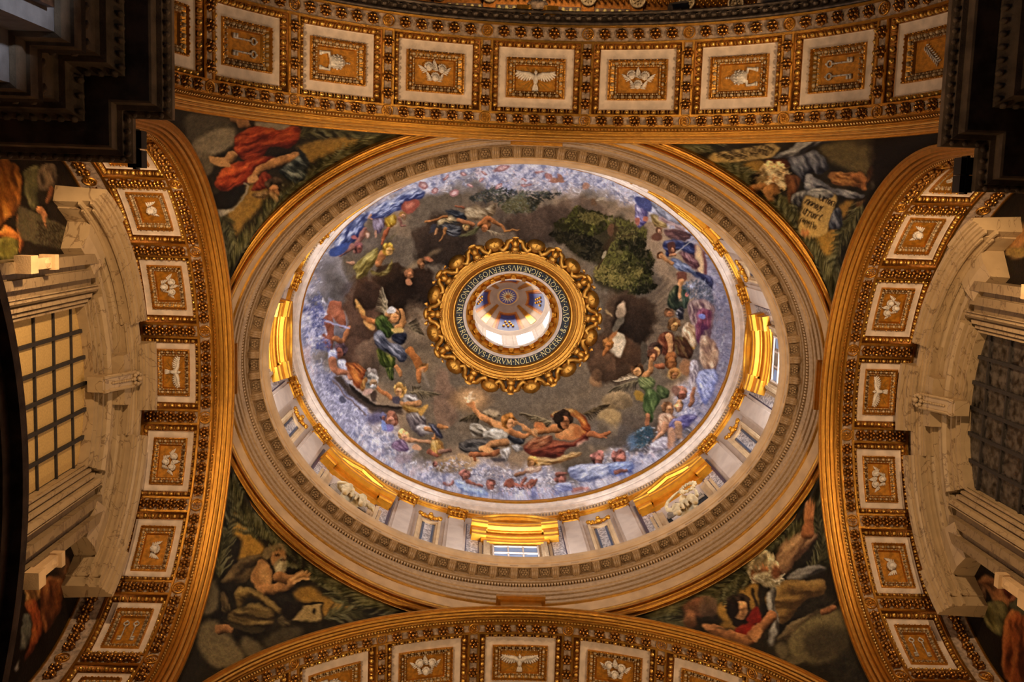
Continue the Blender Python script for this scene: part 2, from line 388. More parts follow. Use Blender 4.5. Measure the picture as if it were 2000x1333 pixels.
    def eggs(sh, uh, ds, h, rr, flat):
        for axis in (0,1):
            L = sh if axis == 0 else uh; c = max(3, int(round(2*L/ds)))
            for e in (-1,1):
                for j in range(c):
                    q = -L+(j+.5)*2*L/c
                    sv, u = (q, uc+e*uh) if axis == 0 else (e*sh, uc+q)
                    pt = A.p(sv, u, h); r = (rr*.72, rr*flat, rr*.7) if axis == 0 else (rr*flat, rr*.72, rr*.7)
                    b.ell(pt, r, None, 6, 4)
                    q2 = q+L/c
                    sv, u = (q2, uc+e*uh) if axis == 0 else (e*sh, uc+q2)
                    pt = A.p(sv, u, h); r = (rr*.16, rr*flat, rr*.6) if axis == 0 else (rr*flat, rr*.16, rr*.6)
                    b.ell(pt, r, None, 5, 3)
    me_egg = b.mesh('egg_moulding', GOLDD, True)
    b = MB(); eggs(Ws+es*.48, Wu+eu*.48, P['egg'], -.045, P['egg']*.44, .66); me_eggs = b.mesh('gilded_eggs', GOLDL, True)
    b = MB(); ds, du = Is-Fs, Iu-Fu
    b.grid([A.ring(Is+.01,Iu+.01,-.11,uc), A.ring(Is,Iu,-.06,uc), A.ring(Is-.12*ds,Iu-.12*du,-.055,uc), A.ring(Is-.2*ds,Iu-.2*du,-.10,uc), A.ring(Is-.62*ds,Iu-.62*du,-.145,uc),
            A.ring(Is-.68*ds,Iu-.68*du,-.12,uc), A.ring(Is-.85*ds,Iu-.85*du,-.125,uc), A.ring(Fs,Fu,-.17,uc)], close_u=True)
    eggs(Is-.06*ds, Iu-.06*du, P['egg']*.7, -.055, P['egg']*.2, .5)
    me_inner = b.mesh('gilded_inner_frame', GOLD)
    b = MB()
    eggs(Is-.42*ds, Iu-.42*du, P['egg']*.85, -.115, P['egg']*.36, .62); eggs(Is-.78*ds, Iu-.78*du, P['egg']*.5, -.115, P['egg']*.17, .7)
    me_scal = b.mesh('scalloped_band', SILV, True)
    b = MB(); b.grid([[A.p(-Fs+2*Fs*i/4, uc-Fu+2*Fu*j/2, -.165) for i in range(5)] for j in range(3)]); me_field = b.mesh('gold_field', GOLDF)
    zf = A.rs+.16
    k = min(Fs, Fu*1.6)*P.get('relk', 1.0)
    rel = {}
    def flat(bb, name, m, ang, sc=1.0):
        me = bb.mesh(name, m, True); me.transform(Matrix.Translation((0,uc,zf)) @ Matrix.Rotation(ang,4,'Z') @ Matrix.Scale(sc,4)); return me
    hd = P['head']                                    # +1 head outwards, -1 inwards
    a_h = 0 if hd > 0 else PI
    rel['dove'] = flat(dove_relief(Fs if P['wide'] else Fs*.98), 'dove_relief', WHITE, a_h, 1.12)
    rb = rays(Fs, Fs*.95, Fu*.95); me_rays = flat(rb, 'gilded_rays', GOLDL, 0)
    rel['trio'] = flat(cherub_trio(k), 'cherub_relief', WHITE, a_h, 1.05)
    rel['single'] = flat(cherub_single(k), 'cherub_relief', WHITE, a_h, .86)
    for sgn in (-1,1):
        aa = PI/2*sgn
        rel['tiara%d' % sgn] = flat(tiara(k), 'tiara_relief', SILVR, aa, 1.15)
        rel['keys%d' % sgn] = flat(keys(k), 'keys_relief', SILVR, aa, 1.1)
    rel['branch'] = flat(hands_branch(k), 'branch_relief', SILVR, 0, .9)
    for i in idx:
        M = rot_y(i*P['sp']+so)
        c = link('coffer', me_white, root, M)
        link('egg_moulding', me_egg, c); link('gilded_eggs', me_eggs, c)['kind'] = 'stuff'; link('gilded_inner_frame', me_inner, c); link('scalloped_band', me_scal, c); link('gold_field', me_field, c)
        kind = P['seq'][abs(i)]
        if kind in ('tiara','keys'): kind += '%d' % ((1 if i > 0 else -1))
        link(rel[kind].name.split('.')[0], rel[kind], c)
        if i == 0: link('gilded_rays', me_rays, c)
    # flowers and roundels
    fme = flower_mesh('gilded_flower', fz, FLOW); rme = roundel_mesh('gilded_roundel', P['round'], GOLD)
    uA = (P['u0']+uc-nu)/2; uB = (uc+nu+P['u1'])/2
    def put(me, name, sv, u, h=0.0):
        if abs(sv) > smax-.05: return
        t = sv/A.rs; link(name, me, root, rot_y(t) @ Matrix.Translation((0,u,A.rs-h)))
    for i in list(idx)+[max(idx)+1]:
        s0 = (i-.5)*sp+so*A.rs
        for u in (uA,uB): put(rme, 'gilded_roundel', s0, u)
        nr = P['nr']; L = 2*nu-.10
        for j in range(nr): put(fme, 'gilded_flower', s0, uc-L/2+(j+.5)*L/nr)
        if i <= max(idx):
            gap = sp-2*P['round']-.10
            for j in range(P['nf']):
                sv = s0+sp/2-gap/2+(j+.5)*gap/P['nf']
                for u in (uA,uB): put(fme, 'gilded_flower', sv, u)
    return root, A
SILV = mat('silvered_scallops', (196,170,130), .5, .2, .25, 14)
SILVR = mat('silvered_relief', (216,206,192), .55, .1, .2, 14)

PT = dict(stilt=.44, sp=math.radians(19.1), span=86, u0=.285, arc=.19, u1=2.34, W=2.5, uc=1.255, Ws=.77, Wu=.605, egS=.15, egU=.12, Is=.60, Iu=.405, Fs=.405, Fu=.25, egg=.18, flower=.128,
          round=.125, nr=4, nf=5, tooth=.07, head=1, wide=True, seq=['dove','trio','tiara','keys','branch'], relk=1.0)
PL = dict(stilt=1.74, sp=math.radians(22.35), span=88, u0=.375, arc=.29, u1=2.40, W=2.40, uc=1.25, Ws=.62, Wu=.475, egS=.145, egU=.10, Is=.485, Iu=.345, Fs=.325, Fu=.22, egg=.15, flower=.128,
          round=.135, nr=5, nf=6, tooth=.075, head=-1, wide=True, seq=['dove','trio','single','keys','branch'], relk=1.0)
archT, AT = build_arch('T', 'wide gilded coffered arch along the top edge, tiaras in two coffers', (0,-BY,ZT), PI, RT, PT, range(-4,5), .8)
PB = dict(PT); PB['head'] = -1
archB, AB = build_arch('B', 'dim gilded coffered arch cut off by the bottom edge of the photo', (0,BY,ZT), 0, RT, PB, range(-3,4), 0)
archL, AL = build_arch('L', 'gilded coffered arch above the window with amber blind panes', (-BX,0,ZL), PI/2, RL, PL, range(-4,5), 0)
archR, AR = build_arch('R', 'gilded coffered arch above the window with dark panes', (BX,0,ZL), -PI/2, RL, PL, range(-4,5), 0)
# dark egg moulding along the far edge of the top arch
b = MB()
AT.strip(b, -AT.rs*1.45, AT.rs*1.45, [(2.34,0),(2.36,.04),(2.40,.04),(2.42,-.02),(2.56,-.06),(2.58,0),(2.62,0),(2.62,-.3)], 90)
for i in range(130):
    s0 = (i-64.5)*.225*.95
    if abs(s0) < AT.rs*1.45: b.ell(AT.p(s0,2.49,-.02), (.085,.07,.07), None, 6, 4)
o = b.obj('dark_bead_moulding', DARKM, archT, True) if 'DARKM' in globals() else b.obj('dark_bead_moulding', mat('dark_bronze', (92,78,66), .4, .5, .3, 8), archT, True)
# ------------------------------------------------------------------ oval rings
RD = 1.36                                  # difference of the two semi-axes
def oval(A, t, z): return (A*math.cos(t), (A-RD)*math.sin(t), z)
def lathe(mb, prof, n=240, t0=0, t1=2*PI):
    full = abs(t1-t0-2*PI) < 1e-6
    ts = [t0+(t1-t0)*i/n for i in range(n if full else n+1)]
    mb.grid([[oval(A, t, z) for t in ts] for A, z in prof], close_u=full)
def oval_frame(A, t, z, out=0.0):
    """x along the wall, y outwards, z up"""
    B = A-RD; p = Vector((A*math.cos(t), B*math.sin(t), z)); tx = Vector((-A*math.sin(t), B*math.cos(t), 0)).normalized(); ny = Vector((tx.y, -tx.x, 0))
    p += ny*out
    return Matrix(((tx.x,ny.x,0,p.x),(tx.y,ny.y,0,p.y),(tx.z,ny.z,1,p.z),(0,0,0,1)))
def even_ts(A, n, off=0.0):
    B = A-RD; N = 4000; t = np.linspace(0, 2*PI, N+1); ds = np.sqrt((A*np.sin(t))**2+(B*np.cos(t))**2)
    s = np.concatenate([[0], np.cumsum((ds[1:]+ds[:-1])/2)]); s /= s[-1]
    return np.interp((np.arange(n)+off)/n % 1.0, s, t)
ring = empty('oval_ring_cornice', 'oval stone cornice with rosettes and gilt lower mouldings between pendentives and drum', 'cornice')
b = MB(); lathe(b, [(7.25,22.3),(6.98,21.96),(6.95,21.92),(6.93,21.97),(6.93,22.03),(6.89,22.03),(6.87,21.96),(6.84,21.97),(6.83,22.06),(6.805,22.07),(6.80,22.13),(6.775,22.10),(6.75,22.08),(6.74,22.16),(6.71,22.21)]); b.obj('gilded_moulding', GOLD, ring)
b = MB(); lathe(b, [(6.71,22.2),(6.715,22.24),(6.67,22.60)]); b.obj('pale_band', TRAVP, ring)
b = MB(); lathe(b, [(6.68,22.59),(6.625,22.61),(6.62,22.66),(6.65,22.68)]); b.obj('gilded_fillet', GOLD, ring)
b = MB(); lathe(b, [(6.64,22.66),(6.635,22.82),(6.66,22.83),(6.66,22.86),(6.605,22.86),(6.60,23.02),(6.625,23.03),(6.625,23.06),(6.57,23.06),(6.56,23.16),(6.53,23.17),(6.50,23.26),(6.50,23.34),(6.84,23.34),(6.84,23.51)]); b.obj('architrave_band', TRAV, ring)
b = MB(); lathe(b, [(6.84,23.50),(6.61,23.51),(6.59,23.57),(6.59,23.60),(6.64,23.61),(6.64,23.76),(6.53,23.77),(6.51,23.80),(6.47,23.81),(6.47,23.98)]); b.obj('bed_moulding', TRAV, ring)
b = MB(); lathe(b, [(6.48,23.97),(6.22,23.97),(6.22,23.90)]); b.obj('cornice_soffit', TRAV, ring)
b = MB(); lathe(b, [(6.22,23.90),(6.20,23.90),(6.185,24.06),(6.16,24.07),(6.15,24.12),(6.11,24.17),(6.09,24.24),(6.085,24.32),(6.25,24.36),(6.62,24.40),(6.62,24.3)]); b.obj('corona', TRAVP, ring)
b = MB(); ts = even_ts(6.56, 520)
for t in ts:
    M = oval_frame(6.60, t, 23.68); d = .019
    q = [M @ Vector(p) for p in ((-d,-.045,-.05),(d,-.045,-.05),(d,.02,-.05),(-d,.02,-.05),(-d,-.045,.06),(d,-.045,.06),(d,.02,.06),(-d,.02,.06))]
    b.add(q, [(0,1,2,3),(4,5,6,7),(0,1,5,4),(1,2,6,5),(2,3,7,6),(3,0,4,7)])
o = b.obj('dentil_course', TRAVP, ring); o['kind'] = 'stuff'
# modillions and rosettes
b = MB()
b.box(-.085,.085,-.27,0,-.02,.04)
b.box(-.10,.10,-.28,.0,.02,.07)
b.grid([[(x,y,z) for x in (-.075,.075)] for y, z in ((0,-.10),(-.08,-.105),(-.16,-.06),(-.22,-.06),(-.25,-.02),(-.25,.02))])
for x in (-.045,0,.045): b.tube([(x,-.005,-.105),(x,-.09,-.11),(x,-.17,-.065),(x,-.25,-.05)], .016, 5)
me_mod = b.mesh('modillion', TRAV)
b = MB()
for k in range(6):
    a = k*PI/3; b.ell((.062*math.cos(a), .062*math.sin(a), -.03), (.036,.036,.032), None, 6, 4)
b.ell((0,0,-.045), (.032,.032,.032), None, 6, 4)
b.grid([[(r*math.cos(2*PI*k/14), r*math.sin(2*PI*k/14), z) for k in range(14)] for r, z in ((.125,0),(.125,-.02),(.108,-.025),(.105,0))], close_u=True)
me_ros = b.mesh('rosette', DULLST := mat('dull_travertine_carving', (166,138,104), .85, 0, .2, 10), True)  # rosettes in their own slightly duller travertine
ts = even_ts(6.34, 72, .25)
for i, t in enumerate(ts): link('modillion', me_mod, ring, oval_frame(6.47, t, 23.93))
for i, t in enumerate(even_ts(6.34, 72, .75)): link('rosette', me_ros, ring, oval_frame(6.345, t, 23.965))
# gilded keystones where the ring meets the four arch crowns
b = MB()
for x0, x1, y0, y1, z0, z1 in ((-.46,.46,-.16,.06,22.06,22.45),(-.52,.52,-.22,.06,22.45,22.52),(-.56,.56,-.26,.06,22.52,22.62),(-.42,.42,-.10,.06,21.98,22.06)):
    b.box(x0,x1,y0,y1,z0,z1)
me_key = b.mesh('gilded_keystone', GOLD)
for t in (0,PI/2,PI,1.5*PI): 
    M = oval_frame(6.66, t, 0); link('gilded_keystone', me_key, ring, M)

# ------------------------------------------------------------------ drum
DA = 6.75
drum = empty('drum', 'pale oval drum wall behind the pilasters, windows and niches', 'drum')
b = MB(); lathe(b, [(DA,24.3),(DA,29.4)]); b.obj('wall_face', PLAST, drum)
corn = empty('drum_cornice', 'cream oval cornice with dentils and gilt fillets at the foot of the dome painting', 'cornice')
b = MB(); lathe(b, [(DA,29.30),(DA-.07,29.32),(DA-.07,29.40),(DA-.11,29.41),(DA-.11,29.50),(DA-.04,29.52)]); b.obj('gilded_architrave', GOLDB, corn)
b = MB(); lathe(b, [(DA-.04,29.52),(DA-.05,29.60),(DA-.01,29.61),(DA-.01,29.75),(DA-.15,29.76),(DA-.16,29.79),(DA-.26,29.80),(DA-.27,29.88),(DA-.30,29.89),(DA-.35,29.96),(DA-.36,30.02),(DA-.1,30.06),(6.47,30.16)]); b.obj('corona', CREAM, corn)
b = MB(); lathe(b, [(6.47,30.12),(6.43,30.14),(6.43,30.22),(6.40,30.24),(6.40,30.34),(6.42,30.40),(6.42,30.52),(6.48,30.54)]); b.obj('gilded_fillet', GOLDB, corn, True)
b = MB()
for t in even_ts(DA-.1, 400):
    M = oval_frame(DA-.03, t, 29.68); d = .025
    q = [M @ Vector(p) for p in ((-d,-.10,-.06),(d,-.10,-.06),(d,.02,-.06),(-d,.02,-.06),(-d,-.10,.08),(d,-.10,.08),(d,.02,.08),(-d,.02,.08))]
    b.add(q, [(0,1,2,3),(4,5,6,7),(0,1,5,4),(1,2,6,5),(2,3,7,6),(3,0,4,7)])
o = b.obj('dentil_course', TRAVP, corn); o['kind'] = 'stuff'
# gilt blocks on the fillet
b = MB(); b.box(-.24,.24,-.04,.06,-.1,.16); b.box(-.27,.27,-.055,.06,.12,.18); me_blk = b.mesh('gilded_block', GOLDB)
for t in (7,17,33,42,56,62.6,75.8,83):
    for q in (t,180-t,180+t,360-t): link('gilded_block', me_blk, corn, oval_frame(6.45, math.radians(q), 30.24))

def bend_mesh(name, mb, t0, m, smooth=False, A=DA):
    """bend a mesh built on a flat wall (x along, y outwards, z height) onto the oval wall around angle t0"""
    B = A-RD; N = 600; t = np.linspace(t0-.9, t0+.9, N*2+1); ds = np.sqrt((A*np.sin(t))**2+(B*np.cos(t))**2)
    s = np.concatenate([[0], np.cumsum((ds[1:]+ds[:-1])/2*np.diff(t))]); s -= s[N]
    v = np.array(mb.v); tt = np.interp(v[:,0], s, t)
    px = A*np.cos(tt); py = B*np.sin(tt); tx = -A*np.sin(tt); ty = B*np.cos(tt); L = np.hypot(tx, ty); nx, ny = ty/L, -tx/L
    o = MB(); o.v = [tuple(p) for p in np.stack([px+nx*v[:,1], py+ny*v[:,1], v[:,2]], 1)]; o.f = mb.f
    return o.mesh(name, m, smooth)
def bent(name, mb, t0, m, parent, smooth=False):
    return link(name, bend_mesh(name, mb, t0, m, smooth), parent)
def bar(mb, x0, x1, prof, n=8):
    """prof: (y,z) outline swept along x"""
    mb.grid([[(x0+(x1-x0)*i/n, y, z) for y, z in prof] for i in range(n+1)], close_u=True)
    o = len(mb.v); k = len(prof); mb.f.append(tuple(range(o-k, o))); mb.f.append(tuple(range(o-(n+1)*k, o-n*k)))

POS = {0:'right',45:'lower right',90:'lower middle',135:'lower left',180:'left',225:'upper left',270:'upper middle',315:'upper right'}
def pediment(t0, seg, label, par_name, catname, wide=1.12):
    root = empty(par_name, label, catname, group='gilded pediments around the drum')
    
    W = wide; low = 27.25 if seg else 27.48
    if seg:
      b = MB(); bar(b, -W*.80, W*.80, [(0,27.05),(-.12,27.05),(-.12,27.18),(-.15,27.2),(-.15,27.33),(-.19,27.35),(-.19,27.45),(0,27.45)], 10)
      bent('gilded_architrave', b, t0, GOLDB, root)
    b = MB(); bar(b, -W*.78, W*.78, [(0,27.45),(-.13,27.45),(-.14,27.72),(0,27.72)], 10); bent('gilded_frieze', b, t0, GOLDB, root)
    for e in (-1,1):
        b = MB(); bar(b, e*W*.86-.20*1.0, e*W*.86+.20, [(0,low),(-.22,low),(-.23,27.52 if not seg else 27.4),(-.27,27.55 if not seg else 27.44),(-.27,27.72),(0,27.72)], 3)
        bent('gilded_end_block', b, t0, GOLDB, root)
    b = MB(); bar(b, -W, W, [(0,27.72),(-.20,27.72),(-.22,27.80),(-.32,27.83),(-.33,27.94),(-.36,27.96),(-.37,28.04),(0,28.06)], 14)
    for e in (-1,1): bar(b, e*W*.86-.24, e*W*.86+.24, [(0,27.72),(-.25,27.72),(-.27,27.80),(-.36,27.83),(-.37,27.94),(-.40,27.97),(-.41,28.05),(0,28.06)], 3)
    bent('gilded_cornice', b, t0, GOLDB, root)
    def arcz(x):
        q = x/W
        return .66*(1-q*q) if seg else .62*(1-abs(q))
    b = MB(); n = 24
    b.grid([[(W*(2*i/n-1), y, 28.05+arcz(W*(2*i/n-1))*k) for y, k in ((-.18,0),(-.18,1))] for i in range(n+1)])
    bent('tympanum', b, t0, GOLDB, root)
    b = MB()
    b.grid([[(1.03*W*(2*i/n-1), y, 28.03+arcz(W*(2*i/n-1))+z) for y, z in ((-.12,-.04),(-.24,-.02),(-.25,.04),(-.32,.07),(-.33,.14),(-.37,.17),(-.38,.24),(-.05,.28))] for i in range(n+1)])
    bent('gilded_raking_cornice', b, t0, GOLDB, root)
    return root
def jambs(root, t0, half, ztop, m1, depth=.0):
    for e in (-1,1):
        b = MB()
        for x0, x1, y in ((half,half+.10,-.05),(half+.10,half+.18,-.09),(half+.18,half+.27,-.13),(half+.30,half+.38,-.06)):
            b.box(min(e*x0,e*x1), max(e*x0,e*x1), y, .25, 24.4, ztop+.3)
        bent('jamb', b, t0, m1, root)
wn = 3
for deg in (0, 90, 180, 270):
    t0 = math.radians(deg)
    pediment(t0, True, 'gilded curved pediment above the %s drum window' % POS[deg], 'curved_pediment', 'pediment', 1.18 if deg in (90,270) else 1.05)
    half = .60
    root = empty('window_%d' % wn, 'small drum window at the %s of the oval ring' % POS[deg], 'window', kind='structure'); wn += 1
    jambs(root, t0, half, 26.78, TRAV)
    b = MB(); b.box(-half,half,-.02,.30,26.86,27.06); bent('head', b, t0, BROWN, root)
    b = MB()
    for x in np.linspace(-half, half, 4): b.box(x-.022, x+.022, -.10, -.04, 24.4, 26.85)
    for z in (24.9,25.6,26.3,26.82): b.box(-half, half, -.09, -.05, z-.022, z+.022)
    bent('window_bar', b, t0, PLAST, root)
    for i in range(3):
        for j, (za, zb) in enumerate(((24.4,24.9),(24.9,25.6),(25.6,26.3),(26.3,26.82))):
            b = MB(); b.box(-half+i*.4+.03, -half+i*.4+.37, -.06, -.055, za+.03, zb-.03); bent('pane', b, t0, SKYP if 'SKYP' in globals() else globals().setdefault('SKYP', emis('daylit_pane', (150,168,204), .42)), root)
    b = MB(); b.box(-half, half, -.03, -.02, 24.4, 26.88); bent('window_backing', b, t0, DARK, root)
for q, deg in ((48.2,45),(131.8,135),(228.2,225),(311.8,315)):
    t0 = math.radians(q)
    pediment(t0, False, 'gilded triangular pediment over the %s statue niche' % POS[deg], 'triangular_pediment', 'pediment', 1.12)
    root = empty('statue_niche', 'shell-headed dark niche at the %s of the drum' % POS[deg], 'niche', group='drum niches')
    half = .62; jambs(root, t0, half, 26.78, TRAVP)
    b = MB(); n = 12
    b.grid([[(half*.92*math.cos(PI*i/n), -.015+.02*0, z) for i in range(n+1)] for z in (24.4,26.0)])
    b.box(-half, half, -.02, .02, 24.4, 27.48); bent('niche_back', b, t0, PLAST, root)
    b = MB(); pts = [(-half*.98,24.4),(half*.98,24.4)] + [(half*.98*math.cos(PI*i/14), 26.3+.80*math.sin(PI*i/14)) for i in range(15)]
    b.add([(x,-.03,z) for x, z in pts], [tuple(range(len(pts)))]); bent('niche_shade_sheet', b, t0, DEEP, root)  # flat dark sheet standing in for the shade inside the niche
    b = MB()
    for i in range(11):
        a = PI*i/10; b.tube([(.12*math.cos(a),-.05,26.35+.12*math.sin(a)), (half*.92*math.cos(a),-.09,26.3+.74*math.sin(a))], [.02,.045], 5)
    bent('shell', b, t0, DARK, root, True)
# pilasters, panels
pcount = 0
b0 = [('pilaster', o) for o in (17,33,62.6,75.8)]
quadname = {0:'lower right',1:'lower left',2:'upper left',3:'upper right'}
near = {17:'beside the %s axis window',33:'between niche and side window, %s',62.6:'between niche and end window, %s',75.8:'beside the end window, %s'}
for qd in range(4):
    for o in (17,33,62.6,75.8):
        q = {0:o,1:180-o,2:180+o,3:360-o}[qd]; t0 = math.radians(q)
        lab = {17:'side-window pilaster with gilt capital, %s quarter of the drum',33:'pilaster with gilt capital on the side-window flank of the %s niche',62.6:'pilaster with gilt capital on the end-window flank of the %s niche',75.8:'end-window pilaster with gilt capital, %s quarter of the drum'}[o] % quadname[qd]
        root = empty('pilaster', lab, 'pilaster', group='drum pilasters')
        b = MB(); b.box(-.22,.22,-.10,.02,24.4,28.72); b.box(-.30,.30,-.05,.02,24.4,28.8); bent('shaft', b, t0, PLAST, root)
        b = MB()
        b.grid([[(x*(1+.25*z), -.10-.10*z-(.02 if abs(x) < .2 else 0), 28.72+.52*z) for x in (-.24,-.12,0,.12,.24)] for z in (0,.3,.7,1)])
        b.box(-.31,.31,-.24,.02,29.22,29.32); b.box(-.25,.25,-.14,.0,28.68,28.73)
        for k in range(4):
            x = -.19+.127*k; b.ell((x,-.16,28.84), (.06,.045,.10), None, 6, 4); b.ell((x,-.20,28.90), (.045,.05,.035), None, 6, 4)
        for k in range(3):
            x = -.13+.13*k; b.ell((x,-.19,29.02), (.06,.04,.09), None, 6, 4)
        for e in (-1,1):
            for k in range(8):
                a = k*.8; r = .085*(1-k*.09); b.ell((e*(.23+r*math.cos(a)*.8), -.24, 29.12+r*math.sin(a)), (.03,.035,.03), None, 5, 4)
        b.ell((0,-.25,29.20), (.07,.06,.07), None, 6, 4)
        bent('gilded_capital', b, t0, GOLDB, root, True)
    for o in (25,69.2):
        q = {0:o,1:180-o,2:180+o,3:360-o}[qd]; t0 = math.radians(q)
        lab = {25:'framed grey marble panel with gilt swag near side window, %s drum quarter',69.2:'framed grey marble panel with gilt swag near end window, %s drum quarter'}[o] % quadname[qd]
        root = empty('marble_panel', lab, 'panel', group='framed drum panels')
        b = MB(); b.box(-.17,.17,-.03,.02,24.4,27.85); bent('marble_slab', b, t0, BREC, root)
        b = MB()
        for e in (-1,1): b.box(e*.14-.028, e*.14+.028, -.038, .0, 24.4, 27.85)
        bent('slate_strip', b, t0, BLUEST, root)
        b = MB()
        for e in (-1,1):
            b.box(min(e*.20,e*.26), max(e*.20,e*.26), -.07, .02, 24.4, 27.9); b.box(min(e*.26,e*.33), max(e*.26,e*.33), -.11, .02, 24.4, 28.05)
        n = 10
        b.grid([[(-.26+.52*i/n, y, z0+.10*((2*i/n-1)**2)) for y, z0 in ((-.02,27.75),(-.09,27.75),(-.09,27.89),(-.02,27.91))] for i in range(n+1)])
        bent('stone_frame', b, t0, TRAVP, root)
        b = MB()
        for k in range(15):
            x = -.30+.6*k/14; z = 28.17-.14*math.cos(x/.30*PI/2)+.05*((k*7) % 3-1)*.6
            b.ell((x,-.12-.02*(k % 2),z), (.06,.06,.065), None, 6, 4)
        for e in (-1,1): b.ell((e*.30,-.12,28.25), (.07,.06,.07), None, 6, 4)
        b.ell((0,-.17,28.01), (.11,.08,.12), None, 6, 4); b.ell((0,-.2,28.15), (.07,.06,.06), None, 6, 4)
        bent('gilded_swag', b, t0, GOLDB, root, True)
    for o, xx in ((11.8,0),(38.6,0),(57.5,0),(80.0,0)):
        q = {0:o,1:180-o,2:180+o,3:360-o}[qd]; t0 = math.radians(q)
        lab = {11.8:'mottled marble slab with purple edges between side window and pilaster, %s quarter',38.6:'mottled marble slab with purple edges on the side-window flank of the %s niche',57.5:'mottled marble slab with purple edges on the end-window flank of the %s niche',80.0:'mottled marble slab with purple edges between end window and pilaster, %s quarter'}[o] % quadname[qd]
        root = empty('marble_slab', lab, 'slab', group='mottled marble slabs in the drum')
        b = MB(); b.box(-.22,.22,-.025,.02,24.4,28.6); bent('slab_face', b, t0, BREC, root)
        b = MB()
        for e in (-1,1): b.box(e*.20-.04, e*.20+.04, -.036, .0, 24.4, 28.6)
        bent('purple_strip', b, t0, PURP, root)
# ------------------------------------------------------------------ the painted mosaics: one flat design, later laid onto dome, pendentives and lunettes
PH, PW = 1333, 2000
CV = np.zeros((PH, PW, 3), np.float32)
RNG = np.random.default_rng(11)
def vnoise(sc, seed, oct=4):
    r = np.random.default_rng(seed); out = np.zeros((PH, PW), np.float32); amp = 1.0; tot = 0
    for o in range(oct):
        s = max(2.0, sc/2**o); h, w_ = int(PH/s)+3, int(PW/s)+3; g = r.random((h, w_)).astype(np.float32)
        y = np.arange(PH)/s; x = np.arange(PW)/s; yi = y.astype(int); xi = x.astype(int); fy = (y-yi)[:,None]; fx = (x-xi)[None]
        fy = fy*fy*(3-2*fy); fx = fx*fx*(3-2*fx)
        a = g[yi][:,xi]; b_ = g[yi][:,xi+1]; c = g[yi+1][:,xi]; d = g[yi+1][:,xi+1]
        out += amp*((a*(1-fx)+b_*fx)*(1-fy)+(c*(1-fx)+d*fx)*fy); tot += amp; amp *= .55
    return out/tot
N1 = vnoise(70, 1); N2 = vnoise(26, 2); N3 = vnoise(9, 3, 3); N4 = vnoise(140, 4, 3)
VX, VY, VS = 0.0, 0.0, 1.0
def V(x0, y0, s):
    global VX, VY, VS
    VX, VY, VS = x0, y0, s
def tr(p): p = np.asarray(p, float).reshape(-1,2)/VS; p[:,0] += VX; p[:,1] += VY; return p
def num(s): return np.array([float(t) for t in s.replace(',', ' ').split()]).reshape(-1,2) if isinstance(s, str) else np.asarray(s, float).reshape(-1,2)
def smooth_poly(p, k=5):
    n = len(p); out = []
    for i in range(n):
        a, b_, c, d = p[i-1], p[i], p[(i+1) % n], p[(i+2) % n]
        for j in range(k):
            t = j/k; out.append(.5*((2*b_)+(-a+c)*t+(2*a-5*b_+4*c-d)*t*t+(-a+3*b_-3*c+d)*t**3))
    return np.array(out)
def smooth_line(p, k=6):
    if len(p) < 3: return p
    q = np.vstack([2*p[0]-p[1], p, 2*p[-1]-p[-2]]); out = []
    for i in range(1, len(q)-2):
        a, b_, c, d = q[i-1:i+3]
        for j in range(k):
            t = j/k; out.append(.5*((2*b_)+(-a+c)*t+(2*a-5*b_+4*c-d)*t*t+(-a+3*b_-3*c+d)*t**3))
    return np.array(out+[p[-1]])
def bbox(x0, y0, x1, y1): return max(0, int(x0)), max(0, int(y0)), min(PW, int(x1)+2), min(PH, int(y1)+2)
def boxblur(m, r):
    r = int(round(r))
    if r < 1: return m
    for ax in (0,1):
        c = np.cumsum(np.pad(m, [(r+1,r) if a == ax else (0,0) for a in (0,1)], mode='edge'), axis=ax); n = m.shape[ax]
        m = (np.take(c, np.arange(2*r+1, 2*r+1+n), ax)-np.take(c, np.arange(0, n), ax))/(2*r+1)
    return m
def pmask(p, soft=1.0):
    pad = 3+soft*3; x0, y0, x1, y1 = bbox(p[:,0].min()-pad, p[:,1].min()-pad, p[:,0].max()+pad, p[:,1].max()+pad)
    if x1-x0 < 2 or y1-y0 < 2: return None
    X = np.arange(x0, x1)+.5; m = np.zeros((y1-y0, x1-x0), np.float32); q = np.roll(p, -1, 0)
    for sy in (.25,.75):
        Y = np.arange(y0, y1)+sy; ins = np.zeros((y1-y0, x1-x0), bool)
        for (ax, ay), (bx, by) in zip(p, q):
            if ay == by: continue
            c = (ay > Y) != (by > Y)
            if not c.any(): continue
            xc = ax+(Y-ay)*(bx-ax)/(by-ay); ins ^= c[:,None] & (X[None] < xc[:,None])
        m += ins*.5
    return x0, y0, x1, y1, boxblur(boxblur(m, soft), soft*.6) if soft >= .6 else m
def comp(x0, y0, x1, y1, m, col):
    R = CV[y0:y1, x0:x1]; R += (np.asarray(col, np.float32)-R)*m[...,None]
def P(s, col, soft=.8, a=1.0, sm=True):
    p = tr(num(s)); p = smooth_poly(p) if sm else p; r = pmask(p, soft)
    if r: comp(*r[:4], r[4]*a, col)
def Bl(x, y, rx, ry, col, ang=0, soft=.35, a=1.0):
    (cx, cy), = tr([(x, y)]); rx /= VS; ry /= VS; R = max(rx, ry)*1.25+2; x0, y0, x1, y1 = bbox(cx-R, cy-R, cx+R, cy+R)
    if x1 <= x0 or y1 <= y0: return
    Y, X = np.mgrid[y0:y1, x0:x1]; c, s_ = math.cos(math.radians(ang)), math.sin(math.radians(ang)); dx, dy = X+.5-cx, Y+.5-cy
    d = np.hypot((dx*c+dy*s_)/rx, (-dx*s_+dy*c)/ry); m = np.clip((1+soft*.5-d)/soft, 0, 1); comp(x0, y0, x1, y1, m*m*(3-2*m)*a, col)
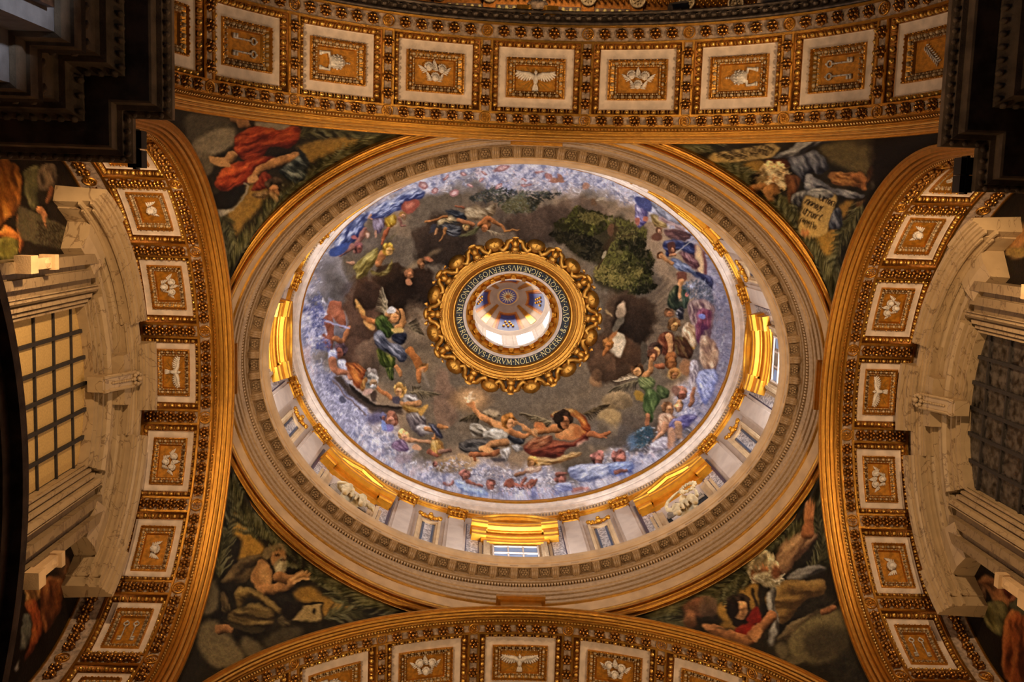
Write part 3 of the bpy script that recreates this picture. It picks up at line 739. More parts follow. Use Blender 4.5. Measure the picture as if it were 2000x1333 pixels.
def Ln(s, w0, col, w1=None, a=1.0, sm=True):
    p = tr(num(s)); p = smooth_line(p) if sm else p; w1 = w0 if w1 is None else w1; n = len(p); wv = np.linspace(w0, w1, n)/VS/2
    pad = max(w0, w1)/VS+2; x0, y0, x1, y1 = bbox(p[:,0].min()-pad, p[:,1].min()-pad, p[:,0].max()+pad, p[:,1].max()+pad)
    if x1 <= x0 or y1 <= y0: return
    Y, X = np.mgrid[y0:y1, x0:x1]; best = np.full(X.shape, -9.0, np.float32)
    for i in range(n-1):
        ax, ay = p[i]; dx, dy = p[i+1]-p[i]; t = np.clip(((X+.5-ax)*dx+(Y+.5-ay)*dy)/(dx*dx+dy*dy+1e-9), 0, 1)
        d = np.hypot(X+.5-ax-t*dx, Y+.5-ay-t*dy); best = np.maximum(best, (wv[i]*(1-t)+wv[i+1]*t)-d)
    comp(x0, y0, x1, y1, np.clip(best+.6, 0, 1)*a, col)
def dirnoise(x0, y0, x1, y1, ang, su, sv, seed):
    """noise streaked along a direction, for folds"""
    Y, X = np.mgrid[y0:y1, x0:x1]; a = math.radians(ang); u = -X*math.sin(a)+Y*math.cos(a)+7*(N2[y0:y1,x0:x1]-.5)+12*(N1[y0:y1,x0:x1]-.5); v = X*math.cos(a)+Y*math.sin(a)
    g = np.random.default_rng(seed+5).random((64,64)).astype(np.float32)
    def smp(u, v):
        ui = np.floor(u).astype(int); vi = np.floor(v).astype(int); fu = u-ui; fv = v-vi; fu = fu*fu*(3-2*fu); fv = fv*fv*(3-2*fv)
        return (g[ui%64,vi%64]*(1-fu)+g[(ui+1)%64,vi%64]*fu)*(1-fv)+(g[ui%64,(vi+1)%64]*(1-fu)+g[(ui+1)%64,(vi+1)%64]*fu)*fv
    return .62*smp(u/su, v/sv)+.38*smp(u/su*2.1+9, v/sv*1.7+5)
def C(s, base, light, dark, ang=0, freq=.12, soft=.7, warp=2.2, seed=0):
    """drapery: a shape filled with streaked folds running along ang, rounded off towards its outline"""
    p = smooth_poly(tr(num(s))); r = pmask(p, soft)
    if not r: return
    x0, y0, x1, y1, m = r; su = max(2.2, .62/freq*.9); f = dirnoise(x0, y0, x1, y1, ang, su, su*4.5, seed)
    f = np.clip((f-.5)*3.4, -1, 1); rb = max(2, min(x1-x0, y1-y0)*.11); bl = boxblur(boxblur(m, rb), rb*.6); gy, gx = np.gradient(bl); f = np.clip(f*.85+(gx*.6+gy)*rb*1.5, -1, 1); inner = np.clip(bl*1.7-.55, 0, 1)
    L = np.clip(f, 0, 1)[...,None]; D = np.clip(-f, 0, 1)[...,None]
    col = np.asarray(base, np.float32)*(1-L)*(1-D)+np.asarray(light, np.float32)*L*(1-D)+np.asarray(dark, np.float32)*D
    k = (1-inner[...,None])*.6; col = np.asarray(dark, np.float32)*k+col*(1-k)
    R = CV[y0:y1, x0:x1]; R += (col-R)*m[...,None]
def limb(s, w0, w1, skin=(168,108,62)):
    """a rounded, tapering limb lit from above left"""
    p = smooth_line(tr(num(s))); n = len(p); wv = np.linspace(w0, w1, n)/VS/2
    pad = max(w0, w1)/VS+2; x0, y0, x1, y1 = bbox(p[:,0].min()-pad, p[:,1].min()-pad, p[:,0].max()+pad, p[:,1].max()+pad)
    if x1 <= x0 or y1 <= y0: return
    Y, X = np.mgrid[y0:y1, x0:x1]; best = np.full(X.shape, -9.0, np.float32); lat = np.zeros(X.shape, np.float32)
    for i in range(n-1):
        ax, ay = p[i]; dx, dy = p[i+1]-p[i]; t = np.clip(((X+.5-ax)*dx+(Y+.5-ay)*dy)/(dx*dx+dy*dy+1e-9), 0, 1)
        ex, ey = X+.5-ax-t*dx, Y+.5-ay-t*dy; wd = wv[i]*(1-t)+wv[i+1]*t; d = np.hypot(ex, ey); v = wd-d; up = v > best
        best = np.where(up, v, best); lat = np.where(up, (ex*.35+ey*.94)/np.maximum(wd, .5), lat)
    sh = np.clip(.98-.42*lat-.25*lat*lat+(N3[y0:y1,x0:x1]-.5)*.35, .35, 1.35)[...,None]; k = np.array(skin, np.float32)*np.array([.88,.86,.86], np.float32)
    col = np.clip(k*sh*np.array([1,1,1]), 0, 255); R = CV[y0:y1, x0:x1]; R += (col-R)*np.clip(best+.55, 0, 1)[...,None]
def Hd(x, y, r, skin=(172,112,66), hair=(60,38,22), dx=.2, dy=.2, beard=None):
    """a small head: shaded face turned towards (dx,dy), hair on the far side"""
    (cx, cy), = tr([(x, y)]); r = r/VS; x0, y0, x1, y1 = bbox(cx-2*r, cy-2*r, cx+2*r, cy+2*r)
    if x1-x0 < 3 or y1-y0 < 3: return
    Y, X = np.mgrid[y0:y1, x0:x1]; u = (X+.5-cx)/r; v = (Y+.5-cy)/r; R = CV[y0:y1, x0:x1]
    n3 = N3[y0:y1,x0:x1]-.5; hm = np.clip((1.16+n3*.7-np.hypot(u+dx*.35, v*.9+.16+dy*.25))*r*.8+.4, 0, 1)[...,None]; hc = np.array(hair, np.float32)*np.clip(1-.35*v+n3*2.2, .35, 1.7)[...,None]; R += (np.clip(hc,0,255)-R)*hm
    fu, fv = u-dx*.45, v-dy*.4-.10; d = np.hypot(fu/.66, fv/.86); fm = np.clip((1-d)*r*.7+.4, 0, 1); sh = np.clip(1.06-.30*fu*np.sign(dx+.01)*.6-.38*fv+n3*.5, .45, 1.35)
    eye = np.exp(-((fv+.10)/.13)**2)*np.clip(1.1-abs(fu-dx*.3)*1.1,0,1); nose = np.exp(-((fu-dx*.45-.1)/.12)**2-((fv-.2)/.2)**2); mouth = np.exp(-((fu-dx*.35)/.26)**2-((fv-.46)/.08)**2)
    sh = sh*(1-.42*eye)*(1-.25*mouth)*(1-.22*nose); k = np.array(skin, np.float32)*np.array([.90,.88,.88], np.float32); R += (np.clip(k*sh[...,None],0,255)-R)*fm[...,None]
    if beard is not None:
        bm = np.clip((1-np.hypot(fu/.55, (fv-.72)/.55)+n3)*r*.5, 0, 1)[...,None]; R += (np.clip(np.array(beard, np.float32)*np.clip(1-.3*(fv-.7)+n3*2,.5,1.3)[...,None],0,255)-R)*bm
def Wg(x0, y0, x1, y1, wd, base=(70,58,40), light=(150,128,92), n=9, side=1):
    """wing from shoulder to tip, feathers on one side"""
    d = np.array([x1-x0, y1-y0], float); L = np.hypot(*d); d /= L; nn = np.array([-d[1], d[0]])*side; o = np.array([x0,y0], float); n = 14
    for i in range(n):
        t = i/(n-1); a = o+d*L*(.02+.62*t)-nn*wd*.1*math.sin(PI*t); b_ = o+d*L*(.18+.84*t)+nn*wd*(.95-.88*t); k = .62+.5*((i*5) % 4)/3
        Ln([a, (a+b_)/2+d*L*.03, b_], wd*.20, np.array(base)*k*1.15, wd*.06)
    for i in range(7):
        t = i/6; a = o+d*L*(.03+.55*t); b_ = a+d*L*.12+nn*wd*(.34-.22*t); Ln([a, b_], wd*.16, np.array(light)*(.7+.3*(i % 2)), wd*.06, .75)
    Ln([o, o+d*L*.5-nn*wd*.16, (x1,y1)], wd*.16, light, wd*.05, .85)
def Cl(x, y, rx, ry, col, a=.8, seed=1):
    """soft billowing cloud"""
    (cx, cy), = tr([(x, y)]); rx /= VS; ry /= VS; x0, y0, x1, y1 = bbox(cx-rx*1.5, cy-ry*1.5, cx+rx*1.5, cy+ry*1.5)
    Y, X = np.mgrid[y0:y1, x0:x1]; n = np.roll(N1, seed*53 % 700, 1)[y0:y1, x0:x1]+.5*np.roll(N2, seed*29 % 500, 0)[y0:y1, x0:x1]
    d = np.hypot((X-cx)/rx, (Y-cy)/ry)+(n-.75)*1.3; m = np.clip((1.15-d)/.26, 0, 1); k = np.asarray(col, np.float32)
    sh = np.clip(.80+.9*(n-.7)-.22*((Y-cy)/ry), .5, 1.5)[...,None]; R = CV[y0:y1, x0:x1]; R += (np.clip(k*sh,0,255)-R)*(m*a)[...,None]
def leaves(s, cols, n, ln=10, wd=4, ang=0, spread=180, seed=1):
    p = smooth_poly(tr(num(s))); r = pmask(p, .8); rr = random.Random(seed)
    if not r: return
    x0, y0, x1, y1, m = r; k = 0; tries = 0; cs = sorted(cols, key=sum)
    while k < n and tries < n*8:
        tries += 1; x = rr.uniform(x0, x1-1); y = rr.uniform(y0, y1-1); xi, yi = int(x), int(y)
        if m[yi-y0, xi-x0] < .35+.3*(N3[yi,xi] > .5): continue
        a = math.radians(ang+rr.uniform(-spread, spread)); L = ln/VS*rr.uniform(.6,1.3); q = (N2[yi,xi]-.5)*3.2+.5+rr.uniform(-.28,.28)
        c = np.array(cs[min(len(cs)-1, max(0, int(q*len(cs))))], float)*rr.uniform(.85,1.15)
        stroke(x, y, x+L*math.cos(a), y+L*math.sin(a), wd/VS*rr.uniform(.8,1.3), c); k += 1
def stroke(xa, ya, xb, yb, w_, c, a=.85):
    x0, y0, x1, y1 = bbox(min(xa,xb)-w_-1, min(ya,yb)-w_-1, max(xa,xb)+w_+1, max(ya,yb)+w_+1)
    if x1 <= x0 or y1 <= y0: return
    Y, X = np.mgrid[y0:y1, x0:x1]; dx, dy = xb-xa, yb-ya; t = np.clip(((X+.5-xa)*dx+(Y+.5-ya)*dy)/(dx*dx+dy*dy+1e-9), 0, 1)
    d = np.hypot(X+.5-xa-t*dx, Y+.5-ya-t*dy); comp(x0, y0, x1, y1, np.clip(w_*.5*(1-.6*t)-d+.55, 0, 1)*a, np.clip(c, 0, 255))
def palm(s, w_=60, cols=((52,50,26),(70,66,34),(38,38,22),(96,90,50)), n=60, seed=1, spread=38):
    """palm frond along a line: leaflets slanting off a rib"""
    p = smooth_line(tr(num(s)), 10); rr = random.Random(seed); L = w_/VS
    for i in range(n):
        t = i/n*(len(p)-2); j = int(t); q = p[j]+(p[j+1]-p[j])*(t-j); d = p[j+1]-p[j]; a = math.atan2(d[1], d[0])
        for e in (-1,1):
            b_ = a+e*math.radians(rr.uniform(spread*.6, spread*1.3)); l = L*rr.uniform(.7,1.15)*(1-.4*i/n); c = np.array(cols[rr.randrange(len(cols))], float)
            stroke(q[0], q[1], q[0]+l*math.cos(b_), q[1]+l*math.sin(b_), 3.6, c)
    for i in range(len(p)-1): stroke(*p[i], *p[i+1], 2.2, np.array(cols[1])*1.1)

# ---- dome ground
Yg, Xg = np.mgrid[0:PH, 0:PW].astype(np.float32)
Q = np.hypot((Xg-1007)/421, (Yg-648)/331); Th = np.arctan2((Yg-648)/331, (Xg-1007)/421)
def mixin(m, c): global CV; CV += (np.asarray(c, np.float32)-CV)*np.clip(m, 0, 1)[...,None]
CV[:] = (104,90,71)
mixin((N1-.42)*3*.55, (118,96,68)); mixin((N4-.5)*4*.5, (72,58,46)); mixin(np.clip((Q-.52)*3.2,0,1)*np.clip((N1-.40)*5,0,1)*.75, (172,140,104))
edge_q = .80+.10*np.clip(-np.cos(Th-2.4),0,1)*0+.13*np.exp(-((np.mod(Th+PI*2,2*PI)-3.85)/.42)**2)+.13*np.exp(-((np.mod(Th+PI*2,2*PI)-5.55)/.45)**2)+.06*np.exp(-((np.mod(Th+PI,2*PI)-PI)/.5)**2)
lav = np.clip((Q-edge_q+(N1-.5)*.26)/.12, 0, 1); mixin(lav*.92, (192,192,208)); mixin(lav*np.clip((N2-.5)*5,0,1)*.75, (228,228,242)); mixin(lav*np.clip((.48-N3)*6,0,1)*.55, (108,116,160)); mixin(lav*np.clip((N2-.56)*7,0,1)*np.clip((.5-N1)*6,0,1)*.6, (184,146,140))  # pale rim: painted clouds, with some window daylight put into their colour
rgt = np.clip((Xg-1330)/70, 0, 1)*np.clip((Q-.78)/.1, 0, 1); mixin(rgt*.7, (112,108,132))
# right-hand light rays
V(1140,560,4.1667)
for i in range(34):
    a = math.radians(-52+i*3.1); Ln([(330,330),(330+520*math.cos(a), 330+520*math.sin(a))], 16, (120,98,70) if i % 2 else (88,72,56), 34, .4, False)
# clouds
V(0,0,1)
for x, y, rx, ry, c, a in ((748,572,66,44,(74,48,30),.95),(800,565,46,38,(50,32,20),.95),(708,640,40,72,(96,66,48),.9),(700,700,34,34,(110,78,58),.7),(760,545,30,24,(62,42,26),.9),(720,580,26,24,(74,50,34),.9),(820,640,40,46,(140,112,80),.5),(740,690,50,40,(150,122,92),.5),
    (1218,640,48,64,(82,60,40),.95),(1236,620,32,46,(60,42,28),.95),(1205,702,48,42,(92,62,38),.9),(1162,740,14,20,(176,124,74),.8),(1178,718,26,24,(120,84,54),.7),(1213,606,12,20,(180,150,112),.9),(1206,668,13,22,(206,184,140),.9),
    (860,470,64,46,(62,46,34),.9),(1060,440,60,34,(78,58,44),.8),(1130,420,50,30,(98,74,56),.6),(700,470,50,36,(110,96,84),.6),(640,540,40,60,(150,146,152),.6),(868,800,24,60,(150,110,82),.6),(1240,850,50,40,(84,72,60),.7),(1290,840,50,30,(92,78,64),.6),(1190,820,26,36,(176,142,86),.8),(1206,782,26,16,(186,150,96),.7),(1180,850,60,30,(98,88,78),.6),(640,640,36,50,(150,150,176),.6),(900,905,60,20,(182,142,88),.8),(960,940,80,20,(150,140,140),.5)):
    Cl(x, y, rx, ry, c, a, int(x+y))
# rim cloud texture, pale partly from daylight put into the colour
for i in range(5200):
    t = RNG.uniform(0, 2*PI); q = RNG.uniform(.80, 1.03); x = 1007+421*q*math.cos(t); y = 648+331*q*math.sin(t)
    if lav[min(PH-1,max(0,int(y))), min(PW-1,max(0,int(x)))] < .35: continue
    pal = ((232,230,236),(158,164,192),(112,122,160),(204,198,210),(92,98,130),(208,180,168),(240,240,242)); c = np.array(pal[RNG.integers(7)], float)
    if x > 1360: c = c*.78
    a = t+PI/2+RNG.normal(0,.8); L = RNG.uniform(3,9); stroke(x, y, x+L*math.cos(a), y+L*math.sin(a), RNG.uniform(1.2,3.0), c, .6)
SK = (176,116,72); SKL = (200,146,104); SKP = (166,110,92)
# upper-left blue group (crop A)
V(590,320,7.404)
C('600 1330 470 1180 520 1010 640 880 780 760 900 720 960 760 900 860 900 960 840 1060 700 1180 640 1290', (78,92,138),(196,204,226),(34,42,84),-55,.16,.8,2,1)
C('900 740 1100 600 1300 500 1500 400 1700 360 1780 420 1700 520 1480 560 1460 640 1280 740 1150 820 1010 810', (104,116,156),(216,222,236),(44,52,98),-28,.18,.8,2,2)
C('1020 800 1180 800 1190 900 1120 1000 1040 990', (112,96,110),(170,160,180),(60,48,70),70,.2)
P('1470 560 1640 520 1710 560 1660 660 1540 720 1440 660', (150,74,56)); P('1490 600 1600 560 1640 600 1540 670', (196,120,92),2,.8)
Hd(1470,760,45,SKL,(120,84,40)); Hd(1280,840,60,SKL,(150,112,44),.2,.3); C('1180 780 1360 760 1340 900 1220 930', (190,150,40),(222,190,80),(110,70,20),60,.2)
limb('990 740 960 780 1010 800',40,24,SKL); limb('1400 800 1430 880 1500 890',40,22,SKP); limb('1240 950 1190 1040 1150 1160',56,36,(180,96,54)); limb('900 950 840 1080 780 1180 760 1260',60,70,SKP); Hd(810,1230,60,(150,86,70),(84,50,50)); limb('720 1200 640 1260 560 1330',70,40,SKP)
Bl(930,1030,38,52,(150,100,70)); Bl(932,1032,22,34,(206,168,140)); Bl(760,1070,50,30,(176,96,90)); Bl(1060,1020,26,60,(168,120,90)); P('1390 990 1250 1110 1200 1170 1240 1090',(96,84,54))
P('420 1330 400 1240 520 1180 680 1160 640 1250 520 1330',(58,78,136))
# upper-middle flying pair (crop B)
V(800,310,6.667)
C('470 690 600 680 740 740 720 800 560 760', (44,48,54),(120,124,116),(18,20,26),20,.2); C('360 800 480 740 640 800 700 780 640 850 480 860 380 900', (170,140,86),(214,190,140),(40,42,46),15,.22)
C('420 880 560 860 660 900 640 1000 500 1000', (70,70,72),(150,146,130),(24,24,28),10,.22); limb('480 760 340 800 200 830',46,22,(178,112,52)); P('240 960 300 860 360 870 320 940',(56,54,58)); limb('470 920 440 1000 390 1070',46,12,(184,118,52)); limb('360 920 330 980',40,20,(190,130,70))
C('720 650 860 600 960 640 1100 570 1130 640 1090 740 960 770 840 800 740 760', (150,126,90),(196,176,134),(84,66,44),30,.14,.8,2,3)
limb('700 640 610 620',36,24,(164,96,60)); limb('640 800 820 850',60,60,(170,106,58)); Hd(740,900,42,(190,140,70),(110,90,50)); C('620 1000 760 960 900 870 960 880 840 980 700 1010',(96,92,52),(140,132,80),(56,52,30),-20,.2)
limb('920 850 1010 790 1080 810',80,60,(176,104,50)); limb('1080 820 1200 870 1240 950',56,34,(178,110,52)); limb('1240 950 1330 930 1410 925',34,16,(186,120,50)); Hd(990,900,58,(170,104,54),(84,52,26),-.3,.3); Wg(1010,940,1230,1000,60,(120,98,70),(170,150,110))
leaves('760 520 900 440 1100 370 1300 400 1500 430 1800 440 1960 450 1840 500 1700 560 1640 640 1500 700 1300 700 1180 640 1100 570 900 560', ((56,58,44),(80,82,60),(44,46,40),(104,104,80),(66,70,74)), 900, 34, 12, 0, 70, 3)
leaves('1300 500 1640 520 1660 640 1440 710 1200 680', ((60,56,32),(88,80,46),(44,42,26)), 300, 30, 11, 20, 60, 4)
for x, y, rx, ry, a in ((180,350,60,40,20),(330,420,40,50,60),(590,450,62,46,0),(470,240,60,22,-40),(700,190,50,24,10),(960,190,44,18,20),(1210,130,110,34,-15),(780,345,44,24,30),(940,275,34,18,-50),(1160,360,60,24,-40),(1690,170,60,16,-10),(1800,220,52,26,20),(1520,345,70,20,5),(1500,280,40,14,25),(1880,285,80,16,5),(1950,240,40,26,40)):
    Bl(x, y, rx, ry, (170,116,110), a); Bl(x+4, y-4, rx*.55, ry*.5, (214,172,164), a, .6)
# tree (crop C)
V(1050,320,4.76)
TRC = ((44,44,16),(64,62,24),(28,30,12),(96,90,36),(22,22,10))
P('340 420 450 440 620 490 640 560 760 480 860 560 1000 600 1010 700 1000 800 1090 880 1060 960 1060 1060 1100 1140 1000 1210 900 1200 820 1160 760 1220 680 1180 600 1160 520 1080 560 960 440 900 380 880 260 760 120 680 160 560 240 580 300 480', (46,40,22), 4, .9)
leaves('340 400 450 420 640 490 640 600 500 660 320 640 180 600 160 550 280 480', ((86,82,28),(122,114,44),(60,58,20),(38,36,14)), 700, 16, 13, 20, 90, 5)
leaves('640 500 860 540 1010 620 1000 780 1090 880 1060 1060 1100 1150 950 1220 760 1180 560 1080 560 960 700 700', TRC, 1500, 16, 13, 10, 120, 6)
leaves('100 660 300 620 500 680 620 760 560 900 420 880 260 760', ((22,20,12),(34,30,16),(46,40,20)), 500, 18, 14, 0, 90, 7)
leaves('520 960 760 940 980 980 900 1100 760 1140 600 1120', ((120,104,48),(92,82,36),(58,52,22)), 420, 15, 12, 30, 120, 8)
leaves('380 450 600 480 560 560 420 540', ((128,112,52),(96,84,38)), 110, 26, 11, 20, 90, 9); leaves('700 620 900 640 880 700 720 690', ((122,108,52),(80,70,32)), 90, 26, 11, 20, 90, 10)
P('640 800 760 620 720 560 700 640 600 780', (58,42,24),2,.8); Ln('560 980 640 820 700 640 720 520',16,(64,46,28),10); Ln('680 720 800 680 940 640',10,(60,46,28),5); Bl(680,610,34,60,(96,64,40)); Bl(770,820,26,20,(98,88,44)); Bl(620,840,18,34,(150,130,90),20)
Bl(530,360,26,40,(104,76,50),-20); Bl(590,330,44,14,(170,150,120),-15); Bl(450,210,40,34,(176,130,104)); Bl(180,150,70,20,(176,120,92),10); Bl(215,130,30,20,(180,124,96),50); Bl(100,110,34,22,(170,120,110),20)
# right group (crop H)
V(1240,380,5.125)
C('0 120 60 110 130 190 100 300 20 310', (110,98,140),(196,186,206),(54,48,92),60,.2); Bl(30,270,26,40,(168,96,74)); Bl(105,250,26,26,(180,104,76)); P('0 20 160 60 150 180 40 120',(70,76,122))
C('150 200 240 220 320 290 300 340 200 320', (170,140,80),(208,180,120),(100,78,40),25,.2); C('230 240 330 290 480 380 500 350 400 280 300 220', (196,164,150),(232,214,206),(130,96,96),30,.2); Hd(240,370,30,SKL,(96,64,44)); Bl(215,425,60,36,(104,66,48)); C('290 360 420 360 560 400 520 460 380 450',(104,70,64),(140,96,88),(60,40,44),10,.2)
C('160 80 300 130 480 290 500 320 380 280 240 190',(150,150,160),(214,214,220),(70,74,90),35,.22)
C('280 500 330 450 480 470 600 500 640 600 560 620 440 560 380 560 330 620', (50,58,96),(112,120,160),(24,28,56),20,.15,.8,2,5); P('320 490 400 480 400 590 340 590',(90,52,44)); Hd(378,545,26,(196,128,84),(86,48,36),-.3,0)
P('600 500 680 560 720 700 720 800 690 830 620 780 600 640', (120,70,70)); P('615 510 650 530 690 800 640 800 600 650', (206,170,120),2); C('440 580 580 600 640 720 560 740 480 640',(120,78,78),(170,124,120),(70,42,48),45,.2)
C('360 630 480 680 600 780 740 900 780 960 720 900 560 800 420 760', (110,120,144),(190,198,214),(50,58,86),35,.2); C('600 780 760 820 780 940 700 880',(52,56,92),(96,100,136),(28,30,56),50,.15)
Hd(255,615,34,(214,150,88),(92,56,30),.2,.1); limb('270 610 320 660 370 690',50,40,(206,142,80)); Ln('600 450 380 600',8,(188,180,166),6,1,False); limb('400 600 350 605',30,24,(196,130,80))
P('420 790 510 790 510 860 430 870',(112,66,50)); limb('465 870 450 960 455 1040',60,30,(214,150,86)); C('380 930 440 920 440 1060 500 1090 480 1150 400 1160 330 1110 330 1040',(48,58,40),(106,104,66),(26,32,26),60,.14); C('470 930 560 960 540 1080 490 1140',(64,80,62),(120,130,104),(34,46,40),80,.2); Bl(530,1010,24,24,(190,96,76)); Hd(340,1190,40,(160,100,56),(84,56,34)); C('400 1160 480 1140 490 1230 430 1260',(50,48,54),(180,170,160),(24,24,30),40,.3)
leaves('520 880 700 860 770 1000 760 1120 600 1060 500 960',((96,100,104),(130,136,150),(72,80,96),(170,176,200)),420,20,8,20,180,12)
# right group lower (crop G)
V(1140,560,4.1667)
C('850 150 960 100 1050 150 1060 260 1030 420 960 500 900 400 870 300', (134,104,96),(186,158,140),(80,56,70),75,.14,.8,2,7); C('930 190 1040 200 1030 340 980 360 930 460 910 330',(122,60,74),(168,104,120),(70,34,64),80,.16); Bl(960,245,34,22,(110,122,186)); C('960 400 1050 430 1100 560 1080 680 1000 680 940 580', (176,138,104),(222,196,160),(110,80,72),70,.16,.8,2,8)
Hd(735,320,44,(196,140,70),(84,56,30)); C('820 300 900 330 910 480 850 520 800 440',(196,164,120),(230,210,170),(120,80,50),60,.16); P('820 460 900 500 850 520 815 490',(206,150,50)); C('620 400 690 370 740 400 740 520 660 560 600 480',(110,56,34),(160,96,56),(60,30,22),60,.16); limb('700 410 710 480 690 580',56,34,(204,146,86)); C('750 400 830 420 890 520 850 590 760 560',(84,50,30),(110,92,46),(44,26,18),60,.18)
Hd(590,520,46,(190,130,70),(50,36,28),.1,.4); Hd(560,575,36,(176,110,60),(60,36,24)); limb('640 640 600 650',50,40,(176,100,56)); Hd(720,610,50,(150,92,44),(92,54,26),.2,0)
P('480 450 520 500 510 620 470 640 470 540',(70,60,46)); Wg(440,770,200,860,70,(74,64,46),(130,114,80),9,-1); Hd(440,690,42,(206,146,80),(70,46,26),-.3,.1); limb('500 730 550 680 550 600',56,34,(204,140,76)); C('440 750 560 740 580 800 520 860 460 820',(110,120,66),(160,160,96),(56,64,36),40,.2); P('420 850 470 860 490 930 430 930',(150,112,40)); C('490 860 580 840 620 930 570 1020 560 1100 510 1090 490 980',(74,94,48),(122,138,76),(36,48,26),80,.12,.8,2,9); C('600 800 690 840 680 900 620 920',(66,80,44),(100,112,64),(36,44,26),60,.2); limb('520 1050 525 1120',36,26,(184,116,70)); Wg(430,740,250,770,50,(160,136,100),(206,184,140),7)
Bl(735,710,60,50,(170,128,66)); Hd(740,720,36,(176,116,66),(110,72,34)); Bl(830,660,50,70,(150,104,66)); C('870 600 930 620 920 800 880 860 860 720',(170,156,150),(214,206,206),(110,96,110),80,.2); C('940 690 1080 690 1060 860 980 960 930 820', (150,160,204),(206,212,236),(86,96,150),60,.2,.8,2,4); Hd(800,880,46,(168,104,78),(120,80,60)); Bl(750,850,34,46,(130,92,74)); limb('870 960 900 840',40,34,(190,130,90))
Hd(690,1000,46,(196,140,90),(124,84,52),.3,0); Hd(780,980,36,SKL,(150,110,70)); C('620 1050 700 1030 740 1080 680 1180 600 1190',(196,150,112),(230,196,160),(130,86,66),60,.2); C('700 1100 840 1040 920 1060 820 1150 720 1170',(98,92,142),(160,156,196),(54,50,96),-20,.2); limb('660 1120 640 1190 570 1250',56,30,SKL); limb('770 1120 780 1220',60,50,(196,150,110)); C('560 1260 660 1230 700 1300 600 1333 540 1310',(196,190,196),(232,230,236),(140,130,144),30,.2); leaves('380 1260 460 1160 540 1140 560 1190 520 1260 440 1320',((64,94,108),(96,128,146),(44,70,84),(140,160,176)),260,18,8,30,180,13); P('690 1180 740 1170 740 1260 690 1333',(168,120,92)); Bl(720,1220,30,70,(190,140,104))
P('180 440 240 380 270 320 290 330 240 430 200 460',(150,92,46)); P('270 260 330 270 280 350 240 370',(96,84,64)); P('230 430 330 440 310 570 250 570 220 500',(206,184,146),2); Hd(200,480,38,(170,104,44),(98,62,26)); limb('190 520 160 560',40,24,(160,96,40)); P('170 180 200 200 240 250 190 230',(150,118,70))
# left: green angel and left rim figures (crop D)
V(580,480,4.76)
C('520 190 620 110 740 20 760 100 700 190 640 280 550 320 560 240', (140,120,54),(196,178,96),(76,62,26),-45,.13,.8,2,11); C('690 230 780 260 860 170 880 120 890 200 800 280 700 270',(128,106,44),(180,160,80),(70,56,22),-20,.2); limb('760 170 780 120 800 70',70,56,(196,126,66)); Hd(850,40,46,(214,160,80),(150,112,34),.3,.2); limb('520 160 470 160',40,20,SKL); P('1180 120 1280 40 1360 30 1260 90 1170 160 960 250 1100 150',(150,122,78),3,.6); Hd(1160,180,36,(150,98,54),(84,54,30)); Bl(1220,130,44,20,(160,92,54),20); Hd(1050,270,38,(164,104,58),(92,58,34)); Bl(1040,340,30,28,(158,100,60))
Wg(830,640,790,390,110,(104,88,62),(176,156,116),8,-1); Wg(1020,740,1180,840,110,(70,58,40),(126,108,76),8,-1); limb('740 720 650 690 600 620 560 530',54,22,(196,120,58)); P('540 500 600 560 640 660 560 590',(200,142,64)); P('620 700 700 740 720 780 680 790',(196,140,70))
C('730 690 800 650 860 670 900 760 880 850 800 830 740 770', (62,80,30),(110,122,52),(28,36,16),50,.14,.8,2,12); limb('930 770 980 730 980 640 970 590',60,36,(206,140,70)); Hd(900,660,52,(204,140,76),(110,74,40),.35,.1); Bl(880,600,46,30,(196,190,180)); P('880 770 960 760 990 790 950 820 890 800',(198,160,80)); C('900 820 1010 810 1020 880 960 920 900 880',(34,36,48),(80,84,100),(14,14,22),30,.15)
C('720 810 790 800 880 900 960 920 1010 980 1020 1060 970 1090 900 1030 800 980 730 920', (84,86,96),(176,174,180),(30,32,42),45,.12,.8,2,13); C('740 960 830 1000 900 1050 900 1130 840 1150 760 1090',(66,78,26),(150,138,54),(26,34,12),70,.14,.8,2,14); C('820 1140 890 1130 905 1250 860 1230',(48,60,26),(120,126,50),(20,26,12),80,.2); limb('920 1120 950 1170 960 1210',40,28,(196,128,66))
limb('1050 980 1110 1060 1150 1130',80,70,(176,106,46)); Hd(1180,1140,36,(184,118,60),(120,80,36)); limb('1140 1170 1140 1260',60,34,(180,110,52)); P('1160 1150 1190 1180 1240 1310 1200 1280',(140,122,100),2,.7)
limb('350 570 400 680 420 740',130,60,(170,98,66)); Bl(340,610,60,60,(174,102,70)); limb('290 690 310 800 310 960',90,40,(164,94,66)); limb('350 860 430 880 470 800 490 760',56,28,(190,118,66)); Ln('230 680 330 720 490 770',22,(150,150,180),12); P('240 820 300 860 310 950 270 930',(150,84,60)); leaves('60 600 200 480 260 680 240 800 300 900 300 990 100 900',((110,116,160),(168,170,204),(206,206,226),(84,90,140)),420,24,9,60,160,14)
Hd(405,985,56,(150,88,66),(72,54,60),-.4,.4); C('300 980 360 970 370 1050 300 1060',(180,184,206),(230,232,244),(110,116,150),30,.2); limb('330 1060 360 1160 470 1190 490 1230',70,36,(196,126,86)); C('380 1060 470 1090 470 1160 400 1140',(206,206,220),(236,236,244),(140,146,176),50,.2); C('460 1090 560 1100 640 1170 620 1260 600 1330 520 1290 490 1180',(158,80,36),(206,128,52),(92,40,22),50,.14,.8,2,15); Hd(690,1230,56,(130,110,88),(90,82,74),.3,.4,(190,180,170))
